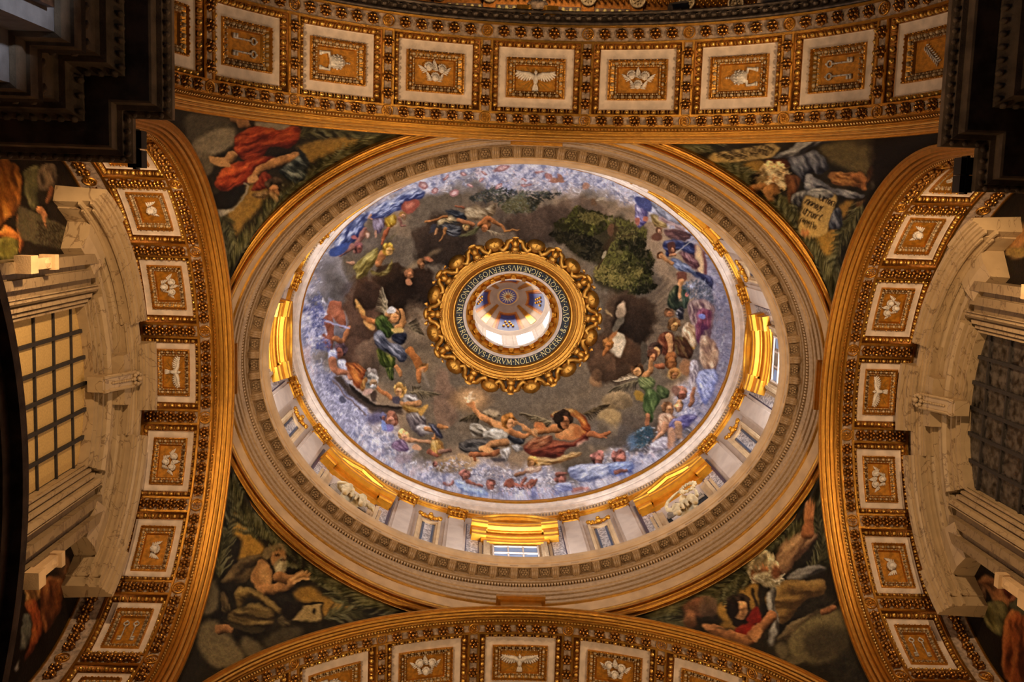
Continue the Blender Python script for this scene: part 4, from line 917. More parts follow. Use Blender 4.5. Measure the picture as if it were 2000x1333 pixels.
# boat and lower left angels (crop E)
V(580,640,4.76)
P('170 480 380 450 640 740 660 860 500 970 400 930 230 700', (146,146,170),3); leaves('170 480 380 450 640 740 660 860 500 970 400 930 230 700',((176,176,200),(120,124,156),(200,200,220),(98,102,136)),500,22,8,40,180,15)
P('350 470 400 450 500 560 640 690 760 730 960 740 980 770 960 800 740 790 640 740 480 620', (70,56,46),2); P('480 520 600 610 700 700 800 720 970 735 960 755 700 730 560 640',(36,29,24)); Ln('340 500 480 660 640 810',16,(120,100,96),12); P('690 610 740 600 730 690 690 680',(74,58,48)); Bl(420,670,36,30,(92,92,110)); P('700 790 790 790 800 860 720 900 650 860',(98,92,120),4)
limb('730 550 790 600 880 660',44,30,(196,124,66)); Bl(690,520,60,60,(120,120,110)); Hd(700,510,52,(150,120,84),(104,100,92),.3,.3,(206,200,190)); Bl(660,600,44,30,(190,150,130)); C('600 500 650 470 640 560 600 590',(176,120,56),(210,160,80),(110,66,30),60,.2)
Wg(1050,600,1340,620,90,(82,70,48),(140,122,86),10,1); Wg(1080,600,1160,560,70,(70,60,42),(150,130,92),7,-1); Hd(950,590,50,(206,150,92),(150,110,52),-.4,.3); C('990 640 1060 620 1140 680 1130 740 1050 750 1000 700',(150,140,130),(206,198,186),(90,80,74),30,.16); limb('1130 710 1060 720 950 690',60,36,(206,146,86)); C('990 720 1150 760 1160 800 1060 800 1000 760',(150,110,44),(190,150,74),(90,60,24),15,.2); P('880 650 950 640 960 700 900 700',(74,66,74))
C('1030 800 1180 800 1200 900 1220 940 1180 1010 1080 960 1040 900', (116,104,100),(186,174,160),(60,52,54),60,.12,.8,2,16); C('1100 920 1220 910 1280 930 1250 990 1140 980',(170,160,150),(214,206,196),(100,92,92),20,.2); limb('1210 940 1290 960 1290 1000',50,34,(200,136,74)); C('1230 880 1320 930 1360 1020 1310 1010 1260 950',(66,64,76),(130,128,140),(34,34,44),50,.2); limb('1330 920 1400 930',40,22,(196,130,66)); P('1130 790 1200 720 1220 740 1170 810',(190,140,60))
Hd(880,860,54,(190,130,100),(96,60,44),-.2,.2); Bl(850,930,50,40,(130,120,176)); Hd(800,830,30,(120,80,70),(60,60,80)); P('780 860 830 880 830 960 780 930',(120,140,196)); Hd(990,1020,44,(206,150,110),(170,130,80)); limb('1040 1040 1180 1060 1260 1080',44,36,(206,150,100)); C('900 1060 1000 1050 1040 1130 960 1150 880 1110',(120,92,118),(176,150,176),(76,56,84),30,.2); Hd(1290,1090,50,(160,96,60),(120,76,36),-.3,.4); C('1240 1060 1350 1050 1340 1180 1260 1170',(190,146,66),(220,184,110),(120,80,36),70,.2); limb('1230 1150 1300 1190',50,40,(164,94,66)); P('930 1180 1050 1180 1050 1250 930 1260',(140,122,130),2,.6); limb('1340 1150 1420 1140',44,34,(150,110,86)); Bl(1110,1120,40,26,SKL)
# big lower angels (crop F)
V(840,740,5)
Bl(395,200,185,120,(150,112,70),0,.9,.9); Bl(395,190,110,80,(196,152,100),0,.9,.9); P('385 120 415 125 380 250 350 240',(226,196,150),.8,.9,False); P('340 170 440 185 435 205 335 190',(226,196,150),.8,.9,False)
Wg(480,340,275,400,100,(56,46,32),(104,88,58),9,-1); Wg(520,320,690,360,90,(92,76,52),(170,148,110),8,1); P('520 310 620 300 680 340 640 360 560 350',(176,150,110),2)
C('390 440 470 430 560 470 600 510 520 570 420 560 385 500', (176,164,138),(224,214,190),(66,56,44),20,.12,.8,2,17); limb('410 250 450 320 520 380 620 430',44,70,(206,140,78)); P('350 240 420 230 440 290 390 280',(186,120,66)); P('600 400 700 420 800 480 780 540 700 510 620 460',(206,142,80)); Hd(780,430,64,(206,144,86),(120,76,30),.3,.4)
C('520 520 620 480 720 510 810 600 760 660 640 600 540 590', (176,166,144),(226,218,198),(90,80,66),15,.13,.8,2,18); C('280 640 400 590 560 590 620 640 700 720 560 720 400 720 290 700', (62,58,54),(118,110,98),(26,24,24),15,.12,.8,2,19); limb('510 680 600 640 740 620',50,90,(206,144,82)); limb('400 740 520 740 660 720',60,60,(176,106,58)); limb('420 750 430 800',36,26,(160,94,52)); Bl(570,690,56,30,(206,146,84),10); C('680 700 790 680 770 790 730 820 690 760',(176,166,150),(226,220,206),(96,88,82),60,.14); C('760 560 860 540 930 580 900 640 820 630',(50,52,56),(150,146,136),(24,24,28),20,.16); limb('800 520 900 560 990 545',60,36,(196,126,66)); limb('830 440 960 510 1100 600 1200 640',50,24,(204,140,78)); Bl(850,490,44,30,(96,92,84)); C('800 650 880 650 900 700 830 720',(150,144,134),(200,196,186),(90,84,80),40,.2); P('590 770 720 770 740 810 650 810',(72,66,66),2)
Wg(1190,430,890,340,110,(74,60,40),(150,130,90),10,-1); Wg(1500,340,1760,250,90,(58,46,30),(104,86,54),9,1); C('1190 350 1300 300 1440 320 1540 400 1560 500 1520 600 1440 560 1480 460 1420 380 1300 350 1210 380', (150,70,30),(206,140,54),(84,34,20),40,.12,.8,2,20); P('1200 340 1300 300 1400 320 1300 345 1220 370',(206,166,84),2,.8)
P('1230 480 1330 440 1460 460 1490 540 1420 590 1300 600 1230 560',(176,108,56)); P('1250 490 1330 460 1400 480 1390 560 1290 570',(206,140,78),3,.8); P('1420 470 1470 480 1470 550 1420 570',(160,94,48),2); limb('1260 480 1160 500 1040 510',80,56,(196,126,64)); _ = [Ln([(1000+12*i,500),(1010+12*i,540)],8,(206,150,90),5) for i in range(5)]; P('1030 430 1100 440 1120 480 1030 480',(190,110,54)); Hd(1310,410,74,(166,102,54),(40,28,20),.2,.35); Bl(1260,390,50,40,(36,26,18))
C('900 680 1010 600 1200 600 1330 620 1440 590 1560 520 1540 600 1330 690 1300 780 1200 770 1000 750', (122,52,34),(172,96,60),(62,26,22),-12,.11,.8,2,21); C('940 650 1060 560 1190 560 1180 640 1000 700',(150,86,50),(196,134,86),(84,44,30),-20,.14); limb('1560 540 1660 560 1750 520',60,30,(176,104,56)); Ln('1660 560 1720 575',22,(164,94,50),10); P('1440 620 1660 570 1560 590 1450 660',(206,150,120),2,.8)
C('960 800 1060 760 1240 770 1400 710 1480 740 1360 800 1240 830 1120 860 1000 860', (176,136,76),(214,178,116),(104,70,38),-15,.16,.8,2,22); Hd(990,820,44,(190,136,80),(150,106,50),-.2,.3); limb('960 890 900 930 830 950',40,28,(196,140,100)); C('930 880 1060 850 1080 900 960 920',(196,160,130),(226,200,170),(130,96,80),0,.2)
for x, y, r in ((350,950,44),(595,1040,40),(1285,985,50),(1850,780,60),(1640,790,60),(45,840,24)): Hd(x, y, r, (176,112,92), (120,76,66), .2, .2)
limb('370 1000 440 1030 510 1060',34,24,(176,112,92)); limb('130 1020 180 1040 220 1010',34,26,(176,120,110)); limb('750 1020 860 1050 980 1060 1040 990',60,30,(176,106,84)); limb('900 1030 940 970',40,28,(180,112,90)); Bl(780,1015,40,40,(150,86,66)); limb('1000 1000 960 1040',50,44,(180,112,88)); limb('1240 940 1330 920',36,24,(176,110,90))
C('1350 880 1500 840 1740 830 1790 900 1720 960 1560 1010 1420 990', (150,160,190),(216,220,232),(96,104,140),-15,.14,.8,2,23); C('1740 830 1960 810 1990 900 1840 960 1760 920',(130,150,196),(196,210,234),(76,92,150),-20,.16); limb('1820 920 1920 900',50,36,(176,116,96)); limb('1400 1090 1560 1090',56,40,(196,134,120)); C('240 1000 330 1000 420 1060 560 1100 520 1160 300 1090',(158,184,220),(216,228,242),(110,130,180),20,.16); C('1230 1030 1370 1010 1390 1100 1260 1110',(156,166,206),(214,220,238),(106,114,160),10,.18); P('1930 580 2000 540 2000 690 1940 680',(86,112,140),4,.8); leaves('700 1060 1200 1080 1200 1170 800 1170',((196,200,226),(150,160,204),(120,126,176),(214,180,180)),260,26,9,0,180,16)
# nude putto group at right of boat etc. handled above; faint dark tree blotch
# tesserae grain over the dome
g = RNG.normal(0, 1, (PH, PW)).astype(np.float32); CV += (g*(3+8*np.clip(lav,0,1)))[...,None]

# ---- pendentives
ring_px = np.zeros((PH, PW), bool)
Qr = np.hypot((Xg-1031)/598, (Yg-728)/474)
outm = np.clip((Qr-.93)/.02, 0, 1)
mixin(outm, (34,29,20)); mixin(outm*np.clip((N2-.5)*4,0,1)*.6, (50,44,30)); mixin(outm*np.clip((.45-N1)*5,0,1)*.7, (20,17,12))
PG = ((46,44,24),(62,58,32),(30,30,18),(86,80,46),(104,100,66))
GG = (132,98,38)
# upper left
V(330,200,3.809)
P('960 330 1180 270 1420 260 1400 310 1200 380 1050 440 1020 400',GG,3,.95); P('440 810 600 660 700 700 640 820 560 900 500 990 470 900',(126,94,38),3,.95); P('580 620 740 600 760 680 640 760',GG,3,.8)
for i, s in enumerate(('1000 600 1150 480 1300 380 1480 300 1680 260','700 830 850 700 1000 590','520 1120 620 980 760 820 880 700','440 1240 500 1100 600 980','380 830 430 950 470 1060','960 240 1150 210 1350 230 1560 260','1700 250 1560 230 1400 250','420 1250 440 1100 400 950','900 650 1050 560 1200 430')): palm(s, 110, PG, 34, i+1)
P('120 120 240 80 420 110 480 180 440 300 300 400 200 360 130 260',(72,64,48),4); P('180 300 300 220 460 190 500 260 440 340 320 400 260 430 200 400',(124,110,84),4); P('230 400 320 390 340 480 260 560',(96,84,62),4); P('640 150 740 140 900 160 860 220 740 230 670 200',(128,114,88),3)
limb('480 120 560 130 580 170',60,50,(166,116,66)); limb('540 110 540 160',90,80,(160,112,64))
C('500 250 640 180 800 200 960 180 960 290 900 340 760 330 700 400 560 430 490 360', (134,46,22),(190,80,34),(70,22,14),-15,.09,.8,2.0,31); C('340 590 420 480 560 430 700 400 800 420 700 470 600 580 480 650 380 660', (142,48,22),(196,86,36),(74,24,14),-30,.09,.8,2,32); C('640 600 700 520 760 560 720 640 620 660',(110,38,22),(150,60,32),(60,20,14),60,.12)
limb('330 430 420 440 470 400',50,80,(166,122,72)); P('310 400 420 430 460 480 400 480 330 460',(170,124,72)); limb('620 560 700 490 820 440 960 410',50,80,(170,120,66)); P('580 560 640 530 660 580 600 600',(176,128,76)); C('860 480 960 400 1040 420 1020 560 920 590 820 520', (50,56,54),(140,144,128),(22,24,24),30,.11,.8,2,33); P('960 340 1010 380 1040 460 980 420',(36,38,36))
Hd(780,640,56,(160,108,62),(44,34,24),-.1,.5,(110,84,50)); C('610 690 720 660 740 700 680 720',(110,84,50),(150,116,70),(60,44,26),0,.3); Ln('570 600 590 640 480 790 370 800',16,(120,108,84),12); P('370 810 480 790 400 850 370 840',(150,140,116),1.5); P('300 700 420 660 560 610 560 650 480 780 350 780',(22,19,14),2)
# upper right
V(1300,250,3.636)
P('550 260 680 230 740 310 640 320',GG,3); P('1070 780 1250 700 1230 800 1160 930 1100 850',GG,3); P('1240 540 1330 520 1260 640 1240 600',(120,88,36),3); P('1100 130 1400 80 1640 110 1700 160 1560 330 1380 320 1200 250',(92,78,46),5); P('1300 80 1700 90 1640 160 1400 130',(56,46,30),6,.8)
for i, s in enumerate(('60 130 250 120 420 90','300 260 450 260 620 340','600 420 520 330 400 250','660 480 760 560 880 700','760 600 900 720 1050 870','960 780 1080 920 1160 1060','1350 640 1260 780 1170 960','1400 520 1330 640 1230 760','1170 1230 1150 1120 1080 960','1220 900 1200 1000 1160 1120','800 470 860 560 900 640')): palm(s, 110, PG, 34, i+21)
P('310 200 480 160 760 105 820 140 760 210 520 240 360 250 320 230',(158,128,70),1.2,1,False); P('310 195 360 180 340 245 318 225',(158,128,70),2)
C('760 210 880 150 960 80 1140 80 1150 110 1020 140 960 210', (110,106,98),(170,166,152),(44,42,44),-30,.1,.8,2,34); C('870 220 970 200 1060 150 1160 260 1120 330 1020 320 1000 400 930 350', (74,76,84),(146,146,146),(26,26,32),60,.09,.8,2,35); C('990 330 1080 360 1180 420 1290 440 1420 480 1300 500 1100 440 1000 480', (104,104,108),(168,166,160),(36,36,42),20,.1,.8,2,36); C('700 230 860 230 870 300 760 320',(84,44,24),(120,70,36),(44,24,16),20,.15)
C('1160 330 1280 310 1410 330 1420 420 1290 410 1200 400',(140,90,44),(180,124,62),(80,46,24),20,.12); limb('1340 350 1400 380 1410 430',60,40,(160,100,50)); C('1450 280 1500 270 1480 360 1420 400',(84,50,26),(110,70,36),(46,28,16),80,.2); P('1460 380 1500 390 1470 440',(120,110,92),2); Hd(760,380,90,(176,120,62),(150,124,78),.0,.4); leaves('660 300 860 290 860 400 800 400 760 350 700 420 660 400',((176,150,100),(120,94,56),(206,184,134)),130,30,12,60,120,40)
limb('620 430 700 410',60,40,(176,120,62)); limb('730 440 740 510',70,40,(176,122,64)); C('850 330 950 360 930 470 880 540 860 440',(96,56,28),(130,80,40),(50,30,18),80,.14); C('900 480 1000 440 960 560 900 540',(70,68,70),(150,146,136),(28,28,32),80,.16)
P('990 480 1215 470 1215 500 1150 740 1090 780 1000 770 940 720 950 650',(158,128,70),1.5,1,False); Bl(1045,735,98,45,(158,128,70)); Bl(990,745,30,22,(160,100,56)); C('1180 600 1240 560 1250 700 1170 710',(58,62,74),(110,112,118),(26,28,36),70,.15); C('1000 450 1100 420 1200 470 1160 500 1050 490',(120,118,112),(176,172,160),(50,50,54),10,.12); P('1420 500 1440 480 1380 560 1350 540',(90,56,30),3)
LC = (34,24,14)
def scribble(x, y, dx, dy, n, h, seed, w_=7):
    """a line of old lettering, n characters"""
    rr = random.Random(seed); L = math.hypot(dx, dy); ux, uy = dx/L, dy/L; nx, ny = -uy, ux
    for i in range(n):
        cx, cy = x+dx*(i+.5)/n, y+dy*(i+.5)/n; cw = L/n*.36
        kinds = rr.choice(('n','u','o','l','r','y'))
        q = {'n':[(-1,1),(-1,-.6),(0,-1),(1,-.6),(1,1)],'u':[(-1,-1),(-1,.6),(0,1),(1,.6),(1,-1)],'o':[(0,-1),(-1,0),(0,1),(1,0),(0,-1)],'l':[(-.3,-1.6),(-.3,.9),(.6,1)],'r':[(-1,1),(-1,-1),(0,-.6),(1,-1)],'y':[(-1,-1),(0,.4),(1,-1),(-.4,1.7)]}[kinds]
        Ln([(cx+a*cw*ux+b_*h*.5*nx, cy+a*cw*uy+b_*h*.5*ny) for a, b_ in q], w_, LC, w_*.7, 1, False)
V(1300,250,3.636)
for a in ((1090,495,110,42,5,32,1),(1000,520,110,60,6,36,2),(980,590,130,60,7,36,3),(960,650,110,60,7,34,4),(680,130,90,30,5,26,5),(600,140,130,45,7,26,6),(530,160,130,35,6,26,7),(440,170,140,40,8,26,8),(360,195,130,22,8,26,9)): scribble(*a)
# lower left: praying man
V(360,900,3.0795)
P('300 300 340 370 440 480 480 540 400 590 330 600 350 480 280 430',(150,108,36),3); P('660 790 760 760 860 830 1040 890 1000 920 840 940 820 870 700 850',(138,100,36),3)
for i, s in enumerate(('260 260 300 180 280 90','230 560 260 420 300 260','430 470 360 360 310 250 280 170','560 480 470 400 380 330','640 560 560 470 460 400','700 640 640 560','980 870 860 740 720 640','1280 900 1120 860 960 740 800 660','840 950 950 920 1080 910','210 700 220 560 240 460','1180 880 1060 800 900 700')): palm(s, 110, PG, 34, i+41)
P('90 760 180 730 210 800 190 900 100 920',(96,84,58),4); P('80 1010 180 960 280 1060 360 1170 330 1240 180 1240 90 1130',(104,90,60),5); P('360 1060 420 1080 480 1140 420 1200 340 1130',(92,80,54),4); P('480 1080 620 1000 720 1030 640 1090 520 1120',(66,58,40),4)
C('230 710 330 600 480 560 560 520 560 590 460 620 420 690 330 740 230 730', (84,66,38),(124,100,58),(40,32,20),-25,.06,.8,1.6,37); P('470 560 520 510 600 505 620 560 560 530 500 600',(110,90,54)); P('400 680 460 600 520 640 520 740 500 810 430 760',(150,104,54)); P('450 640 500 630 510 740 470 740',(184,136,76),4,.8); P('530 560 580 535 610 560 600 610 560 640 530 620',(150,104,56)); Bl(560,570,16,9,(50,34,20)); Bl(596,590,14,16,(172,122,70)); Bl(582,640,40,56,(134,116,78),10); Bl(572,650,18,40,(176,160,116),10,.6); Bl(585,602,20,6,(70,48,30))
limb('480 780 560 770 650 730',80,56,(172,122,66)); limb('560 700 640 720 700 690',60,50,(166,116,62)); limb('640 740 700 700 745 690',50,24,(180,130,72)); Ln('650 720 700 680 740 670',18,(196,146,84),8); Ln('660 740 710 715 748 705',16,(190,140,80),8)
C('310 770 400 760 480 810 600 910 560 920 480 860 380 830 330 890 310 850', (112,88,42),(160,130,66),(44,34,18),30,.06,.8,1.5,38); C('300 900 420 860 520 890 545 950 500 1010 380 1000 260 960', (90,72,38),(136,112,58),(38,30,18),10,.07,.8,1.6,39); C('560 960 600 930 640 980 600 1010',(76,64,40),(110,94,58),(36,30,20),30,.12); C('220 800 260 820 280 920 230 900',(84,68,40),(120,98,56),(40,32,20),70,.12); limb('210 1020 250 1010 280 1020',60,40,(150,104,58)); P('230 960 330 990 480 1010 440 1040 300 1010 260 980',(50,42,26))
P('640 960 720 870 830 865 830 960 800 965',(150,124,72),1.2,1,False); Ln('600 870 830 862 830 970',12,(36,28,18),10,1,False); P('770 910 785 890 800 910 785 935',(30,22,14),1,1,False); P('600 860 710 870 640 960 590 930',(30,24,16),2)
# lower right: white-bearded man and youth
V(1250,930,3.3067)
P('480 860 560 790 680 720 760 700 760 850 700 850 620 800 570 860 580 960 520 920',(150,108,40),3); P('560 940 640 960 620 1000 520 980',(120,88,36),3)
for i, s in enumerate(('20 890 120 880 260 860','60 900 200 940 300 960','640 760 520 780 380 800','700 640 600 700 480 760','740 620 640 640 540 720 420 780','860 480 780 520 680 600','960 380 900 420 820 480','1180 420 1160 300 1140 160','1210 560 1190 440 1160 320','1100 640 1160 540 1180 460','300 800 200 840 90 880','1060 300 1000 340 930 420')): palm(s, 110, PG, 34, i+61)
P('960 1010 1060 930 1200 880 1300 860 1330 950 1340 1100 1200 1200 1080 1200 970 1160 950 1080',(112,98,60),6); P('1060 1010 1300 980 1360 1120 1200 1200 1080 1170',(50,42,28),10,.8); P('870 1100 930 1080 960 1140 930 1190 880 1150',(96,84,56),4); Bl(1000,1190,60,30,(92,80,52))
C('870 540 920 440 1010 380 1060 350 1140 380 1120 430 1060 500 1000 560 930 640 890 600', (134,98,64),(178,138,92),(70,48,34),-50,.07,.8,1.8,40); limb('1080 370 1090 290 1090 180',80,50,(160,100,56)); P('1060 240 1070 170 1100 160 1130 220 1120 270 1080 280',(164,104,60)); Ln('1075 200 1080 160',14,(176,116,66),8); Ln('1120 220 1130 190',14,(170,110,64),8)
C('940 660 1020 600 1180 580 1200 610 1080 650 1000 680', (110,104,92),(156,150,134),(50,46,42),-15,.08,.8,1.8,41); C('810 780 900 690 1060 670 1190 670 1190 770 1090 790 1000 880 930 960 870 930 830 860', (140,106,50),(178,140,72),(70,50,26),0,.045,.8,1.5,42); C('820 760 880 720 870 830 900 930 870 1080 830 1100 830 1000 870 930 830 870', (120,114,100),(166,160,142),(60,54,46),80,.08,.8,1.5,43); C('880 1060 960 960 1100 890 1280 800 1200 860 1080 930 950 1050',(120,100,64),(160,138,92),(56,46,30),-35,.08); limb('1190 880 1250 850',50,40,(160,104,58))
Hd(780,610,86,(166,108,62),(150,134,98),-.15,.1); Bl(820,670,80,46,(170,156,116),20); leaves('740 650 900 650 880 700 780 700',((206,194,156),(130,114,80)),70,34,10,20,60,44); leaves('700 560 760 530 820 560 800 590 700 620',((196,182,140),(120,104,70)),60,26,10,-30,90,45); P('860 570 900 600 890 660 850 640',(120,70,40),3)
Ln('730 740 780 940',22,(52,40,26),18,1,False); Ln('770 720 800 1130',16,(40,32,22),14,1,False); Hd(640,860,70,(186,132,76),(34,25,18),.25,.1); Bl(600,860,40,60,(30,22,16)); Bl(620,950,30,30,(32,24,18)); P('700 900 760 840 780 940 720 960 690 930',(120,30,20)); P('620 990 700 950 760 980 720 1090 640 1080',(124,32,20),2); limb('460 990 560 1030 680 1070',60,90,(166,110,60)); P('400 950 450 960 480 1000 430 1000',(176,118,66)); limb('720 1030 780 980 850 910',60,70,(164,108,60)); P('710 1020 770 980 790 1010 750 1080 720 1060',(176,118,66))
Cl(380,850,110,70,(112,72,48),.95,3); Cl(440,850,70,60,(104,78,56),.9,5); Cl(320,920,50,60,(130,84,50),.9,7); P('480 990 600 990 560 1000',(70,58,40),1)
# ---- lunettes at the left and right edge
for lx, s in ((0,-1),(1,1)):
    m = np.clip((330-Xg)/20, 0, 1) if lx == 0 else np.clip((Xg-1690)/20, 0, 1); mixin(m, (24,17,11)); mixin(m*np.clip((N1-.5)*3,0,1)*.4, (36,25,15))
V(0,300,5.128)
C('0 90 120 90 210 180 210 420 180 560 90 640 30 700 0 700', (150,84,24),(204,134,44),(76,40,14),80,.05,.8,1.4,51); C('0 780 60 720 150 780 180 830 130 880 0 850',(176,100,34),(206,136,50),(96,50,18),10,.06); C('0 860 170 860 190 960 150 1060 60 1080 0 1060',(92,82,30),(140,126,52),(50,44,18),70,.05,.8,1.5,52); C('160 600 230 720 240 880 200 1000 180 860',(130,64,24),(170,94,34),(70,34,14),80,.08)
C('240 180 390 110 400 360 370 400 390 540 320 560 250 430 240 300',(62,56,32),(104,94,54),(30,27,16),85,.05,.8,1.6,53); C('400 130 560 120 560 320 440 380 380 330',(72,56,40),(112,88,60),(36,28,20),80,.07); limb('470 490 500 420 520 360',40,50,(110,60,30)); limb('400 560 450 640 460 760 450 850',60,24,(160,96,50)); P('190 530 340 580 480 640 660 730 650 920 600 960 440 920 210 860 160 720',(64,54,34),1.5,1,False); limb('400 560 440 640 460 740',50,24,(166,104,56))
for i in range(7): scribble(370+18*(i % 2), 690+36*i, 240, 42, 8, 26, 70+i, 8)
V(0,950,3.48)
C('190 560 250 540 290 640 280 760 180 800',(150,100,44),(190,140,68),(76,48,24),75,.06,.8,1.5,54); C('170 790 250 780 280 900 280 1010 240 1100 160 1190 200 1060 210 930',(150,66,28),(190,104,42),(76,34,18),75,.07,.8,1.5,55); C('290 640 420 620 420 800 380 900 300 1000 280 860',(104,54,24),(150,90,40),(56,28,14),85,.06,.8,1.5,56); C('160 880 210 900 200 1060 140 1120 140 1000',(96,96,80),(140,138,114),(50,48,42),80,.08); Bl(440,560,46,90,(92,56,30),-10); Bl(430,540,24,60,(130,82,44),-10); P('240 420 300 480 280 580 240 540',(100,30,20),3); Bl(390,540,60,80,(40,28,18),0,.6,.7); P('100 1240 130 1180 130 1240 100 1260',(140,132,116),1,1,False)
V(1750,950,3.48)
C('510 700 560 640 620 610 720 680 770 780 740 860 700 900 650 760 580 680',(116,70,36),(154,100,52),(58,36,20),40,.07,.8,1.5,57); Bl(560,740,50,90,(76,48,28),10); Hd(545,740,44,(104,64,38),(56,38,24),-.4,.1); C('580 820 700 780 760 850 720 1010 640 980',(84,76,40),(116,104,58),(42,38,22),60,.06,.8,1.5,58); C('760 860 870 860 870 1333 740 1300 720 1110',(134,66,28),(176,104,44),(64,32,16),85,.05,.8,1.4,59); P('770 660 870 640 870 880 770 830',(64,62,40),2,1,False); limb('780 760 800 700 810 650',60,40,(150,88,48)); C('700 640 800 610 800 720 760 760',(84,30,18),(110,44,26),(44,18,12),70,.1)
V(1300,433,2.8543); Bl(1960,110,70,100,(96,68,36),10); Bl(1960,90,40,60,(130,86,44),10,.6); Bl(1940,70,20,12,(40,26,16)); Bl(1955,170,60,30,(110,84,40))
CV += RNG.normal(0, 2.5, CV.shape).astype(np.float32)*np.clip(outm,0,1)[...,None]
def warp_canvas(amp):
    wx = (vnoise(14, 61, 2)-.5)*2*amp+(vnoise(5, 63, 1)-.5)*1.6; wy = (vnoise(14, 62, 2)-.5)*2*amp+(vnoise(5, 64, 1)-.5)*1.6
    x = np.clip(Xg+wx, 0, PW-1.01); y = np.clip(Yg+wy, 0, PH-1.01); xi = x.astype(int); yi = y.astype(int); fx = (x-xi)[...,None]; fy = (y-yi)[...,None]
    return CV[yi,xi]*(1-fx)*(1-fy)+CV[yi,xi+1]*fx*(1-fy)+CV[yi+1,xi]*(1-fx)*fy+CV[yi+1,xi+1]*fx*fy
CV = warp_canvas(3.0)
lum = CV.mean(2, keepdims=True); CV = lum+(CV-lum)*(.94+.02*outm)[...,None]
CV *= (.86+.30*N3+.16*(vnoise(4, 71, 1)-.5))[...,None]
lb = boxblur(boxblur(lum[...,0], 5), 5); CV += np.clip((lum[...,0]-lb)*.45, -26, 26)[...,None]
def lin(c): c = np.clip(c, 0, 255)/255; return np.where(c <= .04045, c/12.92, ((c+.055)/1.055)**2.4)
CANVAS = lin(CV).astype(np.float32)
GAIN_DOME, GAIN_PEND = 1.12, 1.1
# ------------------------------------------------------------------ dome shell, oculus, lantern
def dome_pt(rho, t):
    A = 6.45*rho; k = .89+(.789-.89)*(rho-.315)/.685
    return (A*math.cos(t), A*k*math.sin(t), 30.5+6.35*math.sqrt(max(0, 1-rho*rho)))
def color_grid(name, pts, nu, nv, colors, m, parent=None, close_u=False, keep=None):
    """dense grid of nv rows x nu columns with one painted colour per vertex"""
    v = np.asarray(pts, np.float32).reshape(-1,3); j, i = np.meshgrid(np.arange(nu if close_u else nu-1), np.arange(nv-1))
    a = i*nu+j; b = i*nu+(j+1) % nu; c = (i+1)*nu+(j+1) % nu; d = (i+1)*nu+j
    F = np.stack([a,b,c,d], -1).reshape(-1,4)
    if keep is not None: F = F[keep[F].all(1)]
    me = bpy.data.meshes.new(name); me.vertices.add(len(v)); me.vertices.foreach_set('co', v.ravel())
    me.loops.add(F.size); me.loops.foreach_set('vertex_index', F.ravel().astype(np.int32))
    me.polygons.add(len(F)); me.polygons.foreach_set('loop_start', np.arange(0, F.size, 4, dtype=np.int32)); me.polygons.foreach_set('loop_total', np.full(len(F), 4, np.int32))
    me.update(calc_edges=True); me.validate(); me.shade_smooth()
    at = me.color_attributes.new('paint', 'FLOAT_COLOR', 'POINT'); at.data.foreach_set('color', np.concatenate([colors, np.ones((len(v),1))], 1).astype(np.float32).ravel())
    me.materials.append(m); return link(name, me, parent)
def on_surface(pts, canvas):
    """colour of the painted design at each surface point"""
    q = to_px(pts); H, W = canvas.shape[:2]
    x = np.clip(q[:,0]-.5, 0, W-1.001); y = np.clip(q[:,1]-.5, 0, H-1.001); x0 = x.astype(int); y0 = y.astype(int); fx = (x-x0)[:,None]; fy = (y-y0)[:,None]
    return canvas[y0,x0]*(1-fx)*(1-fy)+canvas[y0,x0+1]*fx*(1-fy)+canvas[y0+1,x0]*(1-fx)*fy+canvas[y0+1,x0+1]*fx*fy
nu, nv = 1280, 250
rho = np.linspace(1, .36, nv); tt = np.linspace(0, 2*PI, nu, endpoint=False)
RR, TT = np.meshgrid(rho, tt, indexing='ij')
K = .89+(.789-.89)*(RR-.315)/.685
dp = np.stack([6.45*RR*np.cos(TT), 6.45*RR*K*np.sin(TT), 30.5+6.35*np.sqrt(np.clip(1-RR*RR,0,1))], -1).reshape(-1,3)
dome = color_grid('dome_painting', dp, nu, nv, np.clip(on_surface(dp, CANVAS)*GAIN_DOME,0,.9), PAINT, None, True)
tag(dome, 'mosaic-painted oval dome with angels, a tree and pale clouds round the oculus', 'dome')

ocu = empty('oculus_ring', 'gilded oval oculus ring with scrolls, shells and a lettered dark band', 'oculus ring', (0,0,0))
QK = .885
def olathe(mb, prof, n=120, k=QK):
    mb.grid([[(A*math.cos(2*PI*i/n), A*k*math.sin(2*PI*i/n), z) for i in range(n)] for A, z in prof], close_u=True)
b = MB(); olathe(b, [(2.64,36.30),(2.64,36.18),(2.58,36.11),(2.53,36.11),(2.52,36.20),(2.49,36.20),(2.48,36.13),(2.42,36.15),(2.41,36.26),(2.38,36.26),(2.37,36.20),(2.31,36.22),(2.29,36.34),(2.26,36.34),(2.25,36.27),(2.12,36.36),(2.11,36.30),(2.07,36.31),(2.05,36.41),(2.02,36.47)]); b.obj('gilded_moulding', GOLD, ocu)
b = MB(); olathe(b, [(2.03,36.46),(1.765,36.56)]); b.obj('dark_text_band', NAVYB, ocu)
b = MB(); olathe(b, [(1.77,36.55),(1.755,36.50),(1.72,36.50),(1.70,36.60),(1.66,36.70)]); b.obj('pale_moulding', CREAM, ocu, True)
b = MB(); olathe(b, [(1.66,36.69),(1.62,36.72),(1.60,36.95),(1.42,37.15),(1.41,37.05)]); b.obj('gilded_soffit', GOLDB, ocu)
b = MB(); olathe(b, [(1.42,37.04),(1.37,37.08),(1.35,37.3),(1.50,37.34)]); b.obj('pale_lip', CREAM, ocu, True)
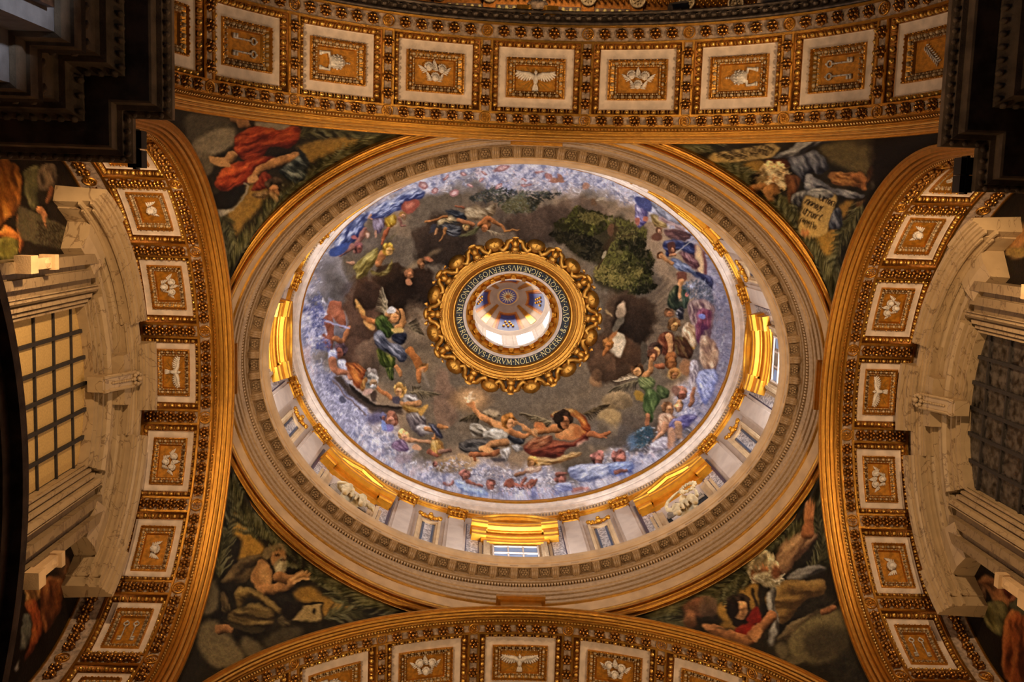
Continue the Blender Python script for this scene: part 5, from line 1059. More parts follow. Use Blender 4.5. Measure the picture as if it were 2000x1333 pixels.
def ofr(A, t, z, k=QK, tilt=0.0):
    p = Vector((A*math.cos(t), A*k*math.sin(t), z)); tx = Vector((-A*math.sin(t), A*k*math.cos(t), 0)).normalized(); ny = Vector((tx.y,-tx.x,0))
    return Matrix(((tx.x,ny.x,0,p.x),(tx.y,ny.y,0,p.y),(tx.z,ny.z,1,p.z),(0,0,0,1))) @ Matrix.Rotation(tilt,4,'X')
b = MB(); b.box(-.07,.07,-.10,.06,-.06,.05); m1 = b.mesh('gilded_bracket', GOLD)
b = MB(); b.box(-.09,.09,-.08,.08,-.02,.05)
for k in range(6): b.ell((.045*math.cos(k*PI/3),.045*math.sin(k*PI/3),-.03), (.028,.028,.025), None, 5, 4)
b.ell((0,0,-.04), (.025,.025,.025), None, 5, 4); m2 = b.mesh('gilded_rosette', GOLDB, True)
for i in range(24):
    link('gilded_bracket' if i % 2 else 'gilded_rosette', m1 if i % 2 else m2, ocu, ofr(1.50, 2*PI*i/24, 36.95, QK, -.6))
# scroll-and-mask pieces and shells, alternating
def volute(b, x, y, sx, r, turns=1.5, z=-.1, w=.05):
    pts = []; n = 16
    for i in range(n+1):
        a = turns*2*PI*i/n; rr = r*(1-.75*i/n); pts.append((x+sx*rr*math.sin(a), y-rr*math.cos(a)+r, z-.05*i/n))
    b.tube(pts, [w*(1-.35*i/n) for i in range(n+1)], 6)
b = MB()
b.ell((0,.10,-.10), (.13,.16,.15)); b.ell((0,.12,-.22), (.03,.05,.04), None, 6, 4); b.ell((0,.30,-.10), (.2,.10,.12)); b.ell((0,.44,-.08), (.10,.12,.10)); b.ell((0,-.06,-.08), (.14,.11,.11))
for sx in (-1,1):
    b.tube([(sx*.06,.34,-.08),(sx*.18,.44,-.12),(sx*.30,.40,-.12),(sx*.30,.28,-.1),(sx*.22,.28,-.1)], [.07,.09,.085,.07,.055], 7)
    b.tube([(sx*.10,.22,-.08),(sx*.22,.14,-.10),(sx*.26,-.02,-.10),(sx*.36,-.12,-.10),(sx*.46,-.06,-.1),(sx*.44,.04,-.1),(sx*.38,.02,-.1)], [.075,.085,.08,.075,.07,.06,.05], 7)
    b.ell((sx*.30,.48,-.08), (.085,.08,.08), None, 8, 5)
    for k in range(3): b.ell((sx*(.06+.05*k),-.14-.02*k,-.07), (.035,.06,.04), None, 5, 4)
me_mask = b.mesh('scroll_mask', GOLD, True)
b = MB(); b.ell((0,.14,-.06), (.29,.22,.22), None, 12, 8)
b.box(-.012,.012,.02,.26,-.295,-.2); b.box(-.09,.09,.12,.144,-.29,-.2)
b.tube([(.30*math.cos(a),.10+.24*math.sin(a),-.04) for a in np.linspace(-.4,PI+.4,15)], .035, 6)
me_shell = b.mesh('gilded_boss', GOLD, True)
for i in range(24):
    t = 2*PI*i/24
    nm, me = ('scroll_mask', me_mask) if i % 2 == 0 else ('gilded_boss', me_shell)
    link(nm, me, ocu, ofr(2.68, t, 36.14, .895, .30) @ Matrix.Scale(1.18, 4))
# lettering
def letter_strokes(c):
    A_, B_ = .10, .055
    def arc(cx, cy, rx, ry, a0, a1, n=9): return [(cx+rx*math.cos(math.radians(a0+(a1-a0)*i/n)), cy+ry*math.sin(math.radians(a0+(a1-a0)*i/n))) for i in range(n+1)]
    T = {'N':(.72,[([(.05,0),(.05,1)],B_),([(.05,1),(.67,0)],A_),([(.67,0),(.67,1)],B_)]),
     'O':(.86,[(arc(.43,.5,.38,.5,0,360,20),.08)]), 'L':(.55,[([(.08,0),(.08,1)],A_),([(.08,.03),(.52,.03)],B_)]), 'I':(.22,[([(.11,0),(.11,1)],A_)]),
     'T':(.66,[([(.33,0),(.33,1)],A_),([(.02,.97),(.64,.97)],B_)]), 'E':(.56,[([(.08,0),(.08,1)],A_),([(.08,.03),(.52,.03)],B_),([(.08,.52),(.44,.52)],B_),([(.08,.97),(.50,.97)],B_)]),
     'C':(.74,[(arc(.42,.5,.37,.5,45,315,16),.085)]), 'R':(.68,[([(.08,0),(.08,1)],A_),(arc(.30,.74,.24,.25,90,-90),.07),([(.08,.98),(.32,.98)],B_),([(.08,.49),(.32,.49)],B_),([(.30,.49),(.66,0)],A_)]),
     'Q':(.90,[(arc(.43,.5,.38,.5,0,360,20),.08),([(.48,.12),(.90,-.18)],A_)]), 'V':(.72,[([(.03,1),(.36,0)],A_),([(.36,0),(.69,1)],B_)]),
     'A':(.74,[([(.03,0),(.37,1)],B_),([(.37,1),(.71,0)],A_),([(.16,.36),(.58,.36)],B_)]), 'D':(.78,[([(.08,0),(.08,1)],A_),(arc(.28,.5,.42,.48,90,-90,12),.085),([(.08,.98),(.3,.98)],B_),([(.08,.02),(.3,.02)],B_)]),
     'S':(.56,[(arc(.28,.74,.20,.24,20,270,10)+arc(.28,.26,.22,.25,90,-160,10),.085)]),
     'G':(.78,[(arc(.42,.5,.37,.5,45,330,16),.085),([(.74,.10),(.74,.46)],A_)]), 'M':(.90,[([(.05,0),(.14,1)],B_),([(.14,1),(.45,.1)],A_),([(.45,.1),(.76,1)],B_),([(.76,1),(.85,0)],A_)]),
     'F':(.54,[([(.08,0),(.08,1)],A_),([(.08,.52),(.42,.52)],B_),([(.08,.97),(.50,.97)],B_)]), 'U':(.7,[]),
     'B':(.66,[([(.08,0),(.08,1)],A_),(arc(.30,.75,.22,.23,90,-90),.07),(arc(.30,.27,.27,.25,90,-90),.075),([(.08,.97),(.3,.97)],B_),([(.08,.51),(.3,.51)],B_),([(.08,.03),(.3,.03)],B_)]),
     '&':(.80,[(arc(.34,.78,.17,.20,-60,240,12)+[(.62,.02)],.08),(arc(.32,.26,.27,.26,120,400,14),.08)]), 'c':(.42,[(arc(.24,.24,.20,.22,50,310,12),.075)]),
     '.':(.30,[([(.15,.43),(.15,.57)],.15)])}
    return T[c]
TEXT = 'NOLITE.NOCERE.&c.QVO.ADVSQVE.SIGNEMVS.SERVOS.DEI.NOSTRI.IN.FRONTIBVS.EORVM.'
tb = even = None
n = 4000; ang = np.linspace(0, 2*PI, n+1); mA, mB = 1.90, 1.90*QK
arcs = np.concatenate([[0], np.cumsum(np.hypot(np.diff(mA*np.cos(ang)), np.diff(mB*np.sin(ang))))]); PER = arcs[-1]
GAP = .17; total = sum(letter_strokes(c)[0]+GAP for c in TEXT); hh = PER/total
capH = .175
sx = PER/total
pos = 0.0; start = PI/2-.075
s_start = np.interp(start, ang, arcs)
for c in TEXT:
    wd, st = letter_strokes(c)
    sc = s_start-(pos+wd/2)*sx; t = float(np.interp(sc % PER, arcs, ang)); M = ofr(1.895, t, 36.50, QK)
    b = MB()
    for pts, wv in st:
        P = np.array(pts); X = (P[:,0]-wd/2)*sx; Y = (P[:,1]-.5)*capH; hw = wv*.5*capH*1.15
        d = np.gradient(np.stack([X,Y],1), axis=0); d /= np.maximum(np.hypot(d[:,0],d[:,1]),1e-9)[:,None]; nx, ny = -d[:,1]*hw, d[:,0]*hw
        rows = [[(-(X[i]+nx[i]), -(Y[i]+ny[i]), -.012-.14*0) for i in range(len(X))], [(-(X[i]-nx[i]), -(Y[i]-ny[i]), -.012) for i in range(len(X))]]
        b.grid(rows)
    # serifs
    if c in 'NLITERVADMFB':
        for pts, wv in st:
            for (x, y) in (pts[0], pts[-1]):
                if len(pts) == 2 and pts[0][1] != pts[1][1] and y in (0,1):
                    X, Y = (x-wd/2)*sx, (y-.5)*capH; b.add([(-X-.022,-Y-.006,-.012),(-X+.022,-Y-.006,-.012),(-X+.022,-Y+.006,-.012),(-X-.022,-Y+.006,-.012)], [(0,1,2,3)])
    b.v = [(x, y, z-.38*y*1.0) for x, y, z in b.v]
    link('gold_letter' if c != '.' else 'gold_point', b.mesh('gold_letter', LETT), ocu, M)
    pos += wd+GAP
# lantern
lan = empty('lantern', 'bright white lantern above the oculus with blue panels and a sunburst in its vault', 'lantern')
def ll(mb, prof, n=96, k=.82): olathe(mb, prof, n, k)
b = MB(); ll(b, [(1.55,37.3),(1.62,37.5),(1.62,41.6)]); b.obj('lantern_wall', PLAST, lan)
b = MB(); ll(b, [(1.62,41.55),(1.56,41.6),(1.54,41.8),(1.47,41.85),(1.45,42.0),(1.52,42.08),(1.60,42.1)]); b.obj('lantern_cornice', PLAST, lan, True)
SKYL = emis('lantern_sky_pane', (240,246,255), 3.6)
for i in range(8):
    t = 2*PI*(i+.5)/8; M = ofr(1.60, t, 39.6, .82); b = MB(); b.box(-.40,.40,-.012,.01,-1.7,1.6); f = link('lantern_window', b.mesh('lantern_window', SKYL), lan, M)
    b = MB()
    for e in (-1,1): b.box(e*.43-.04, e*.43+.04, -.07, .01, -1.9, 1.7)
    link('window_frame', b.mesh('window_frame', PLAST), f)
def cap(q, t):                                  # q 0 rim .. 1 crown
    A = 1.60*(1-q)+.02; z = 42.1+3.0*math.sin(q*PI/2*.98)
    return (A*math.cos(t), A*.82*math.sin(t)*1.0, z)
def capgrid(name, q0, q1, t0, t1, m, lift=0.0, nq=6, nt=10, taper=None):
    b = MB(); rows = []
    for i in range(nq+1):
        q = q0+(q1-q0)*i/nq; row = []
        for j in range(nt+1):
            t = t0+(t1-t0)*j/nt; x, y, z = cap(q, t); row.append((x*(1-lift*.02), y*(1-lift*.02), z-lift*.03))
        rows.append(row)
    b.grid(rows); return b.obj(name, m, lan)
BLUEP = mat('deep_blue_panel', (52,58,110), .6, 0, .15, 6); ORNG = mat('ochre_panel_border', (196,120,44), .6, 0, .15, 8); RUST = mat('rust_panel_border', (140,70,34), .6, 0, .15, 8)
capgrid('lantern_vault', 0, 1, 0, 2*PI, PLAST, 0, 16, 64)
for i in range(4):
    t = PI/2*i
    capgrid('ochre_border', .0, .50, t-.46, t+.46, ORNG, 1)
    capgrid('rust_border', .0, .45, t-.38, t+.38, RUST, 2)
    capgrid('blue_panel', .0, .41, t-.31, t+.31, BLUEP, 3)
    capgrid('gilded_lattice', .06, .62, t+PI/4-.10, t+PI/4+.10, GOLDB, 2)
    b = MB()
    for k in range(7):
        p = cap(.14+.05*(k % 3), t+(k-3)*.05); b.ell((p[0]*.93,p[1]*.93,p[2]-.12), (.06,.06,.07), None, 6, 4)
    b.obj('gilded_mask', GOLDB, lan, True)
b = MB(); z = 44.86
for r0_, r1_, zz in ((.46,.50,0),(.39,.41,0)):
    b.grid([[(r*math.cos(2*PI*k/40), r*.86*math.sin(2*PI*k/40), z+zz-.08) for k in range(40)] for r in (r0_, r1_)], close_u=True)
b.obj('gilded_ring', GOLDB, lan)
b = MB(); b.add([(.48*math.cos(2*PI*k/40), .41*math.sin(2*PI*k/40), z-.06) for k in range(40)], [tuple(range(40))]); b.obj('crown_disc', PLAST, lan)
b = MB(); b.add([(.38*math.cos(2*PI*k/40), .325*math.sin(2*PI*k/40), z-.09) for k in range(40)], [tuple(range(40))]); b.obj('violet_disc', mat('violet_blue_disc', (96,84,140), .6), lan)
b = MB()
for lay, (nr_, ro, ri, zz) in enumerate(((16,.365,.15,-.10),)):
    q = []
    for k in range(nr_*2): rr = ro if k % 2 == 0 else ri; q.append((rr*math.cos(PI*k/nr_), rr*.86*math.sin(PI*k/nr_), z+zz))
    b.add(q+[(0,0,z+zz-.02)], [(k, (k+1) % (nr_*2), nr_*2) for k in range(nr_*2)])
b.obj('pale_sunburst', mat('pale_yellow_rays', (244,226,170), .6), lan)
b = MB(); q = []
for k in range(16): rr = .20 if k % 2 == 0 else .07; q.append((rr*math.cos(PI*k/8), rr*.86*math.sin(PI*k/8), z-.13))
b.add(q+[(0,0,z-.16)], [(k, (k+1) % 16, 16) for k in range(16)]); b.obj('ochre_star', ORNG, lan)
# ------------------------------------------------------------------ pendentives
def pend_pts(sx, sy, nu=300, nv=260):
    zt = 22.25; v = np.linspace(0, 1, nv); z = zt-(zt-15.6)*v**1.15; ph = np.linspace(0, PI/2, nu)
    Zg, Pg = np.meshgrid(z, ph, indexing='ij')
    xT = np.sqrt(np.clip(RT**2-np.maximum(Zg-ZT,0)**2, 0, None)); xT = np.minimum(xT, BX); xT = np.where(Zg > ZT+RT, 0, xT)
    yL = np.sqrt(np.clip(RL**2-np.maximum(Zg-ZL,0)**2, 0, None)); yL = np.minimum(yL, RL); yL = np.where(Zg > ZL+RL, 0, yL)
    g = np.clip((Zg-20.4)/1.85, 0, 1)**1.5; a = BX+.62*g; b_ = BY+.36*g
    x = xT+(a-xT)*np.sin(Pg); y = yL+(b_-yL)*np.cos(Pg)
    return np.stack([sx*x, sy*y, Zg], -1).reshape(-1,3), nu, nv
for sx, sy, lab in ((-1,-1,'painted pendentive with a red-robed man reading among palm branches'),(1,-1,'painted pendentive with two pale tablets of lettering and a grey-blue robe'),
                    (-1,1,'painted pendentive with a bearded hooded man praying beside a box'),(1,1,'painted pendentive with a white-bearded man raising one hand above a dark-haired youth')):
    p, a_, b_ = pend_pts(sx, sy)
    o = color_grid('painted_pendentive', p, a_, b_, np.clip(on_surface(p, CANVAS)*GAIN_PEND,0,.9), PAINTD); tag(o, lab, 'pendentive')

# ------------------------------------------------------------------ side walls with lunettes
WX = 8.70
OH = 1.56; OC, OR = 17.13, 3.12                 # window opening half width, head arc centre and radius
def head_z(y): return OC+math.sqrt(OR**2-min(abs(y),OR)**2)
for sx, side, lab in ((-1,'left','dark painted wall around the window with amber blind panes, robed figures at both sides'),(1,'right','dark painted wall around the window with dark panes, robed figures at both sides')):
    ys = np.linspace(-5.1, 5.1, 340); rows = []
    ztop = ZL+np.sqrt(np.clip(4.745**2-np.minimum(np.abs(ys),4.74)**2, 0, None))+.15; ztop = np.maximum(ztop, 17.0)
    zlow = np.where(np.abs(ys) < OH, ZL*0+np.array([head_z(y) for y in ys]), 13.6)
    v = np.linspace(0, 1, 170)[:,None]; Z = zlow[None]+(ztop-zlow)[None]*v; Y = np.broadcast_to(ys[None], Z.shape)
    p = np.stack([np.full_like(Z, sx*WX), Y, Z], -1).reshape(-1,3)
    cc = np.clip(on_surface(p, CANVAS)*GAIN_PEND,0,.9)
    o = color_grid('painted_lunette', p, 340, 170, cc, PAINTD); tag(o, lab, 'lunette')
    b = MB(); xa, xb = sorted((sx*WX, sx*(WX+.5)))
    b.box(xa, xb, -9.0, 9.0, FLOOR_Z, 13.6); b.box(xa, xb, -5.6, -5.05, 13.6, 22.6); b.box(xa, xb, 5.05, 5.6, 13.6, 22.6); b.box(xa+sx*.2, xb+sx*.2, -5.1, 5.1, 13.6, 22.6)
    o = b.obj('wall_%s' % side, PIERST); tag(o, 'plain stone wall under and behind the %s window' % side, 'wall', kind='structure')

def sweep_open(mb, prof, sx, ys_path):
    """prof: (out, rise) pairs; path of (y, z, ny, nz) stations"""
    mb.grid([[(sx*(WX-o), y+ny*r, z+nz*r) for o, r in prof] for (y, z, ny, nz) in ys_path])
def arc_path(R, y0, y1, n=20):
    out = []
    for i in range(n+1):
        y = y0+(y1-y0)*i/n; z = OC+math.sqrt(R*R-y*y); out.append((y, z, y/R, (z-OC)/R))
    return out
def arch_bar(mb, sx, prof, R, y0, y1, n=16):
    """closed outline (out, rise) swept along the window head arc, capped"""
    st = arc_path(R, y0, y1, n); k = len(prof); o = len(mb.v)
    mb.grid([[(sx*(WX-q), y+ny*r, z+nz*r) for q, r in prof] for (y, z, ny, nz) in st], close_u=True)
    mb.f.append(tuple(range(o, o+k))); mb.f.append(tuple(range(o+n*k, o+(n+1)*k)))
def build_window(sx, num, side, pane_m, lab):
    root = empty('window_%d' % num, lab, 'window', kind='structure')
    ARCHV = [(-.15,0),(.05,0),(.05,.04),(.01,.05),(.01,.07),(.10,.075),(.10,.13),(.05,.14),(.05,.16),(.16,.165),(.16,.24),(.10,.25),(.10,.275),(.22,.28),(.28,.33),(.28,.36),(.22,.37),(.22,.385),(.27,.39),(.27,.41),(-.05,.41)]
    b = MB(); arch_bar(b, sx, ARCHV, OR, -OH, OH, 18)
    zc = head_z(OH)
    for e in (-1,1):
        st = [(e*OH, zc+.02, e, 0), (e*OH, 13.6, e, 0)]
        o = len(b.v); b.grid([[(sx*(WX-q), y+ny*r, z+(r*.45 if i == 0 else 0)) for q, r in ARCHV] for i, (y, z, ny, nz) in enumerate(st)], close_u=True)
    b.obj('architrave', MARB, root)
    b = MB()
    FR = [(-.02,.40),(.20,.41),(.20,.44),(.14,.45),(.14,.475),(.24,.48),(.26,.57),(.20,.58),(.20,.605),(.32,.61),(.40,.69),(.42,.70),(.42,.74),(-.02,.74)]
    arch_bar(b, sx, FR, OR, -2.55, 2.55, 24); b.obj('frieze', MARB, root)
    HOOD = [(.0,.70),(.42,.70),(.42,.65),(.46,.65),(.48,.72),(.62,.72),(.62,.66),(.66,.66),(.66,.73),(.70,.73),(.70,.77),(.74,.78),(.75,.84),(.79,.84),(.79,.87),(.84,.88),(.86,.95),(.0,1.0)]
    b = MB()
    for y0, y1 in ((-2.78,-.92),(.92,2.78)): arch_bar(b, sx, HOOD, OR-.02, y0, y1, 14)
    b.obj('hood_cornice', MARB, root)
    b = MB(); H2 = [(q*.80 if q > .3 else q, r-.02) for q, r in HOOD]; arch_bar(b, sx, H2, OR-.02, -.94, .94, 12); b.obj('recessed_cornice', MARB, root)
    b = MB(); H3 = [(q*1.10 if q > .3 else q, r+.16) for q, r in HOOD]; arch_bar(b, sx, H3, OR-.02, -.53, .53, 8)
    arch_bar(b, sx, [(0,.40),(.50,.42),(.54,.70),(.56,.88),(0,.88)], OR, -.44, .44, 6); b.obj('raised_centre', MARB, root)
    b = MB()
    for e in (-1,1):
        H4 = [(q*1.06 if q > .3 else q, r+.03) for q, r in HOOD]; y = sorted((e*2.46, e*2.86)); arch_bar(b, sx, H4, OR-.02, y[0], y[1], 4)
        arch_bar(b, sx, [(0,.1),(.36,.12),(.44,.40),(.44,.70),(0,.70)], OR, *sorted((e*2.10, e*2.60)), 4)
    b.obj('hood_end_block', MARB, root)
    # keystone console with rosette
    b = MB(); z0 = OC+OR
    prof = [(.0,-.22),(.30,-.22),(.34,-.12),(.30,-.06),(.34,.0),(.46,.25),(.56,.45),(.62,.62),(.60,.74),(.0,.76)]
    for hw, dd in ((.15,0),(.11,.035)):
        o = len(b.v); k = len(prof)
        b.grid([[(sx*(WX-q-(dd if q else 0)), e*hw, z0+r+dd) for q, r in prof] for e in (-1,1)], close_u=True); b.f += [tuple(range(o,o+k)), tuple(range(o+k,o+2*k))]
    for e in (-1,1): b.tube([(sx*(WX-q-.02), e*.14, z0+r) for q, r in prof[1:9]], .035, 6)
    for k in range(9): b.ell((sx*(WX-.40-.028*k), 0, z0+.06+.055*k), (.035,.03,.035), None, 6, 4)
    c = b.obj('keystone_console', MARB, root, False)
    b = MB()
    for k in range(8):
        a = k*PI/4; b.ell((sx*(WX-.68-.03*math.sin(a)), .11*math.cos(a), z0+.66+.10*math.sin(a)), (.05,.055,.055), None, 6, 4)
    b.ell((sx*(WX-.72), 0, z0+.66), (.06,.06,.06)); b.obj('rosette', MARB, c, True)
    # outer jamb mouldings and consoles beside the opening
    for e in (-1,1):
        b = MB()
        for ya, yb, d in ((1.97,2.12,.20),(2.12,2.28,.34),(2.28,2.40,.26),(2.40,2.58,.42)):
            b.box(*sorted((sx*WX, sx*(WX-d))), *sorted((e*ya, e*yb)), 13.6, head_z(2.1)+.55-abs(.2))
        b.obj('jamb_moulding', MARBD, root)
        b = MB()
        b.box(*sorted((sx*(WX-.40), sx*(WX-.66))), *sorted((e*2.40, e*2.68)), 16.15, 16.42)
        b.box(*sorted((sx*(WX-.36), sx*(WX-.56))), *sorted((e*2.44, e*2.62)), 16.42, 17.15)
        b.ell((sx*(WX-.50), e*2.53, 17.0), (.10,.10,.14)); b.box(*sorted((sx*(WX-.36), sx*(WX-.62))), *sorted((e*2.41, e*2.66)), 17.15, 17.3)
        b.obj('side_console', TRAVP, root)
    # glazing
    gy = [-1.56,-1.05,-.52,0,.52,1.05,1.56]; gz = [14.4,15.2,16.0,16.8,17.6,18.4,19.2,20.0,20.4]
    if sx < 0: gz = [13.9,14.75,15.55,16.35,17.15,17.98,18.80,19.59,20.4]
    else: gz = [14.0,14.8,15.6,16.4,17.2,18.05,18.87,19.66,20.42]
    gx = WX+.14
    b = MB()
    for y in gy[1:-1]: b.box(*sorted((sx*(gx-.05), sx*(gx+.02))), y-.035, y+.035, 13.7, head_z(y)+.02)
    for z in gz[1:-1]: b.box(*sorted((sx*(gx-.04), sx*(gx+.02))), -1.56, 1.56, z-.025, z+.025)
    b.obj('window_bar', BARM, root)
    for i in range(6):
        for j in range(len(gz)-1):
            ya, yb = gy[i]+.02, gy[i+1]-.02; za, zb = gz[j]+.015, gz[j+1]-.015
            ta, tb_ = (min(zb, head_z(ya)+.03), min(zb, head_z(yb)+.03)); rnd = random.Random(i*31+j)
            d = rnd.uniform(-.006,.006); b = MB()
            b.add([(sx*(gx+d),ya,za),(sx*(gx+d),yb,za),(sx*(gx-d),yb,tb_),(sx*(gx-d),ya,ta),(sx*(gx+.02),ya,za),(sx*(gx+.02),yb,za),(sx*(gx+.02),yb,tb_),(sx*(gx+.02),ya,ta)], [(0,1,2,3),(4,5,6,7),(0,1,5,4),(1,2,6,5),(2,3,7,6),(3,0,4,7)])
            b.obj('pane', pane_m, root)
    return root
build_window(-1, 1, 'left', PANEL_L, 'tall marble-framed window with amber blind panes on the left wall')
build_window(1, 2, 'right', PANEL_R, 'tall marble-framed window with dark slatted panes on the right wall')
# boards seen behind the right-hand panes
root = empty('board_screen', 'weathered boards behind the dark panes of the right window', 'boards')
rnd = random.Random(4)
for k in range(26):
    z = 14.0+.25*k; b = MB(); b.box(9.02, 9.06, -1.5, 1.5, z, z+.21-.03*rnd.random()); b.obj('board', BROWN, root)

# ------------------------------------------------------------------ piers with entablatures
ENT = [(.0,15.22),(.0,15.10),(.05,15.06),(.10,15.04),(.10,14.96),(.17,14.94),(.19,14.78),(.22,14.76),(.54,14.76),(.54,14.68),(.60,14.62),(.66,14.52),(.68,14.44),(.76,14.42),(.80,14.36),(.80,13.86),(.72,13.82),(.68,13.72),(.72,13.68),(.74,13.5),(.78,13.48),(.80,13.24),(.862,13.2)]
def pier(sx, sy, lab, plab):
    pts = [(5.54,8.85),(5.54,4.74),(6.10,4.74),(6.10,4.11),(8.69,4.11)]
    root = empty('pier_entablature', lab, 'entablature')
    def rowsfor(prof): return [[(sx*(x+d if i < 4 else x), sy*(y+d if i > 0 else y), z) for i, (x, y) in enumerate(pts)] for d, z in prof]
    def part(name, prof, m):
        b = MB(); rows = rowsfor(prof)
        for i in range(len(rows)-1):                     # flat-shaded separate faces
            b.grid([rows[i], rows[i+1]])
        b.obj(name, m, root)
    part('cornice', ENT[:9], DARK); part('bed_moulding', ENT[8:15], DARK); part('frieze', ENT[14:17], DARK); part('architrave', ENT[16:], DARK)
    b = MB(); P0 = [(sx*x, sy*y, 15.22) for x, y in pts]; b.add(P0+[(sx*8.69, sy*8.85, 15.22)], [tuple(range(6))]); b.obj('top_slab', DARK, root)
    # egg moulding under the corona, leaf drops under the edge
    for nm, d, z, st, r in (('egg_moulding', .56, 14.66, .17, (.055,.055,.09)), ('edge_beads', .045, 15.03, .15, (.045,.045,.05)), ('leaf_band', .72, 13.80, .22, (.07,.07,.06))):
        b = MB(); q = [(x+d if i < 4 else x, y+d if i > 0 else y) for i, (x, y) in enumerate(pts)]
        for (xa, ya), (xb, yb) in zip(q[:-1], q[1:]):
            L = math.hypot(xb-xa, yb-ya); n = max(1, int(L/st))
            for i in range(n):
                t = (i+.5)/n; b.ell((sx*(xa+(xb-xa)*t), sy*(ya+(yb-ya)*t), z), r, None, 6, 4)
        o = b.obj(nm, DARK, root, True); o['kind'] = 'stuff'
    root2 = empty('pier', plab, 'pier')
    b = MB(); d = .865
    q = [(x+d if i < 4 else x, y+d if i > 0 else y) for i, (x, y) in enumerate(pts)]
    b.grid([[(sx*x, sy*y, z) for x, y in q] for z in (13.2, FLOOR_Z)]); b.obj('shaft', PIERST, root2)
    # panelled face towards the nave
    for (ya, yb) in ((5.85,8.6),):
        b = MB(); x = sx*(6.405-.01)
        za, zb = 4.0, 12.95
        for y0, y1, z0, z1 in ((ya,yb,zb-.10,zb),(ya,ya+.10,za,zb-.10),(yb-.10,yb,za,zb-.10)): b.box(*sorted((x, x-sx*.10)), *sorted((sy*y0, sy*y1)), z0, z1)
        b.obj('panel_frame', BROWN, root2)
        b = MB(); b.box(*sorted((x+sx*.01, x-sx*.03)), *sorted((sy*(ya+.10), sy*(yb-.10))), za, zb-.10); b.obj('blue_panel', BLUEM, root2)
        b = MB(); b.box(*sorted((x+sx*.01, x-sx*.06)), *sorted((sy*(ya+.34), sy*(yb-.34))), za, zb-.34); b.obj('rose_panel', mat('rose_marble', (170,130,130), .4, 0, .3, 5), root2)
    b = MB(); y = sy*(5.01-.0); b.box(*sorted((sx*7.3, sx*8.5)), *sorted((y, y-sy*.03)), 8, 12.6); b.obj('carved_panel', BROWN, root2)
pier(-1,-1,'dark stepped entablature of the pier in the upper left corner','grey stone pier under the entablature in the upper left corner')
pier(1,-1,'dark stepped entablature of the pier in the upper right corner','grey stone pier under the entablature in the upper right corner')
pier(-1,1,'dark stepped entablature of the pier by the hooded praying man','grey stone pier below the hooded praying man')
pier(1,1,'dark stepped entablature of the pier by the white-bearded man','grey stone pier below the white-bearded man')

# ------------------------------------------------------------------ floodlights on the cornice edges
def flood(x, y, sx, lab):
    root = empty('floodlight', lab, 'lamp', (x, y, 15.22), group='cornice floodlights')
    b = MB(); b.box(-.10,.10,-.125,.125,.02,.26); b.box(-.085,.085,-.11,.11,.26,.29); b.obj('housing', BLACKM, root)
    b = MB(); b.box(-.02,.02,-.15,.15,0,.03); b.box(-.02,.02,-.15,-.13,.0,.2); b.box(-.02,.02,.13,.15,.0,.2); b.obj('bracket', BLACKM, root)
flood(-6.13, -4.46, -1, 'black floodlight at the upper left cornice, the one nearer the top edge')
flood(-6.13, -4.18, -1, 'black floodlight at the upper left cornice, the one farther from the top edge')
flood(6.03, -4.48, 1, 'black floodlight at the upper right cornice, the one nearer the top edge')
flood(6.03, -4.22, 1, 'black floodlight at the upper right cornice, the one farther from the top edge')

# ------------------------------------------------------------------ altar pediment at the left edge
root = empty('altar_pediment', 'dark curved altar pediment bulging in at the left edge', 'pediment')
AR_, ac = 5.35, 13.54-5.35
def aped(name, x0, x1, r0, r1, m, n=30, span=3.3, yc=-.12):
    b = MB(); o = [(x0,r0),(x1,r0),(x1,r1),(x0,r1)]
    b.grid([[(x, yc+r*math.sin(t), ac+r*math.cos(t)) for x, r in o] for t in np.linspace(-.62,.62,n+1)], close_u=True); b.obj(name, m, root)
aped('corona', -8.7, -7.0, AR_-.18, AR_, DARK); aped('corona_soffit', -8.7, -7.15, AR_-.42, AR_-.18, DARK); aped('bed_moulding', -8.7, -7.4, AR_-.62, AR_-.42, DARK); aped('tympanum', -8.7, -8.0, AR_-2.2, AR_-.62, PIERST)
# ------------------------------------------------------------------ nave beyond the top arch
nave = empty('ceiling', 'gilded coffered nave vault glimpsed past the top arch', 'ceiling', kind='structure')
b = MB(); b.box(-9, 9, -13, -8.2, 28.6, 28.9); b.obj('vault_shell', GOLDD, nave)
for i in range(-5,6):
    x0 = i*1.32+.2; b = MB(); b.box(x0-.16, x0+.16, -12, -8.3, 28.48, 28.62); b.obj('gilded_rib', GOLDD, nave)
    link('gilded_roundel', roundel_mesh('gilded_roundel', .22, SILV), nave, Matrix.Translation((x0, -9.36, 28.46)))
    b = MB()
    for y, m_ in ((-9.02,1),): b.box(x0+.18, x0+1.14, y-.10, y+.10, 28.5, 28.6)
    b.obj('gilded_moulding', BROWN, nave)
    b = MB()
    for k in range(5):
        x = x0+.26+.2*k; b.ell((x,-9.02,28.46), (.06,.085,.06), None, 6, 4)
        b.tube([(x+.085*math.cos(a), -9.0+.115*math.sin(a), 28.47) for a in np.linspace(PI*1.05,-.05*PI,9)], .018, 4)
    o = b.obj('egg_moulding', LETT, nave, True); o['kind'] = 'stuff'
    b = MB()
    for k in range(16): b.ell((x0+.24+.055*k, -9.36+.06*math.sin(k*2.1), 28.48), (.04,.05,.05), None, 5, 4)
    o = b.obj('gilded_scrollwork', GOLD, nave, True); o['kind'] = 'stuff'
root = empty('arch_cartouche', 'gilded scroll cartouche at the crown of the top arch', 'cartouche', (-.10, -7.72, 22.02))
b = MB()
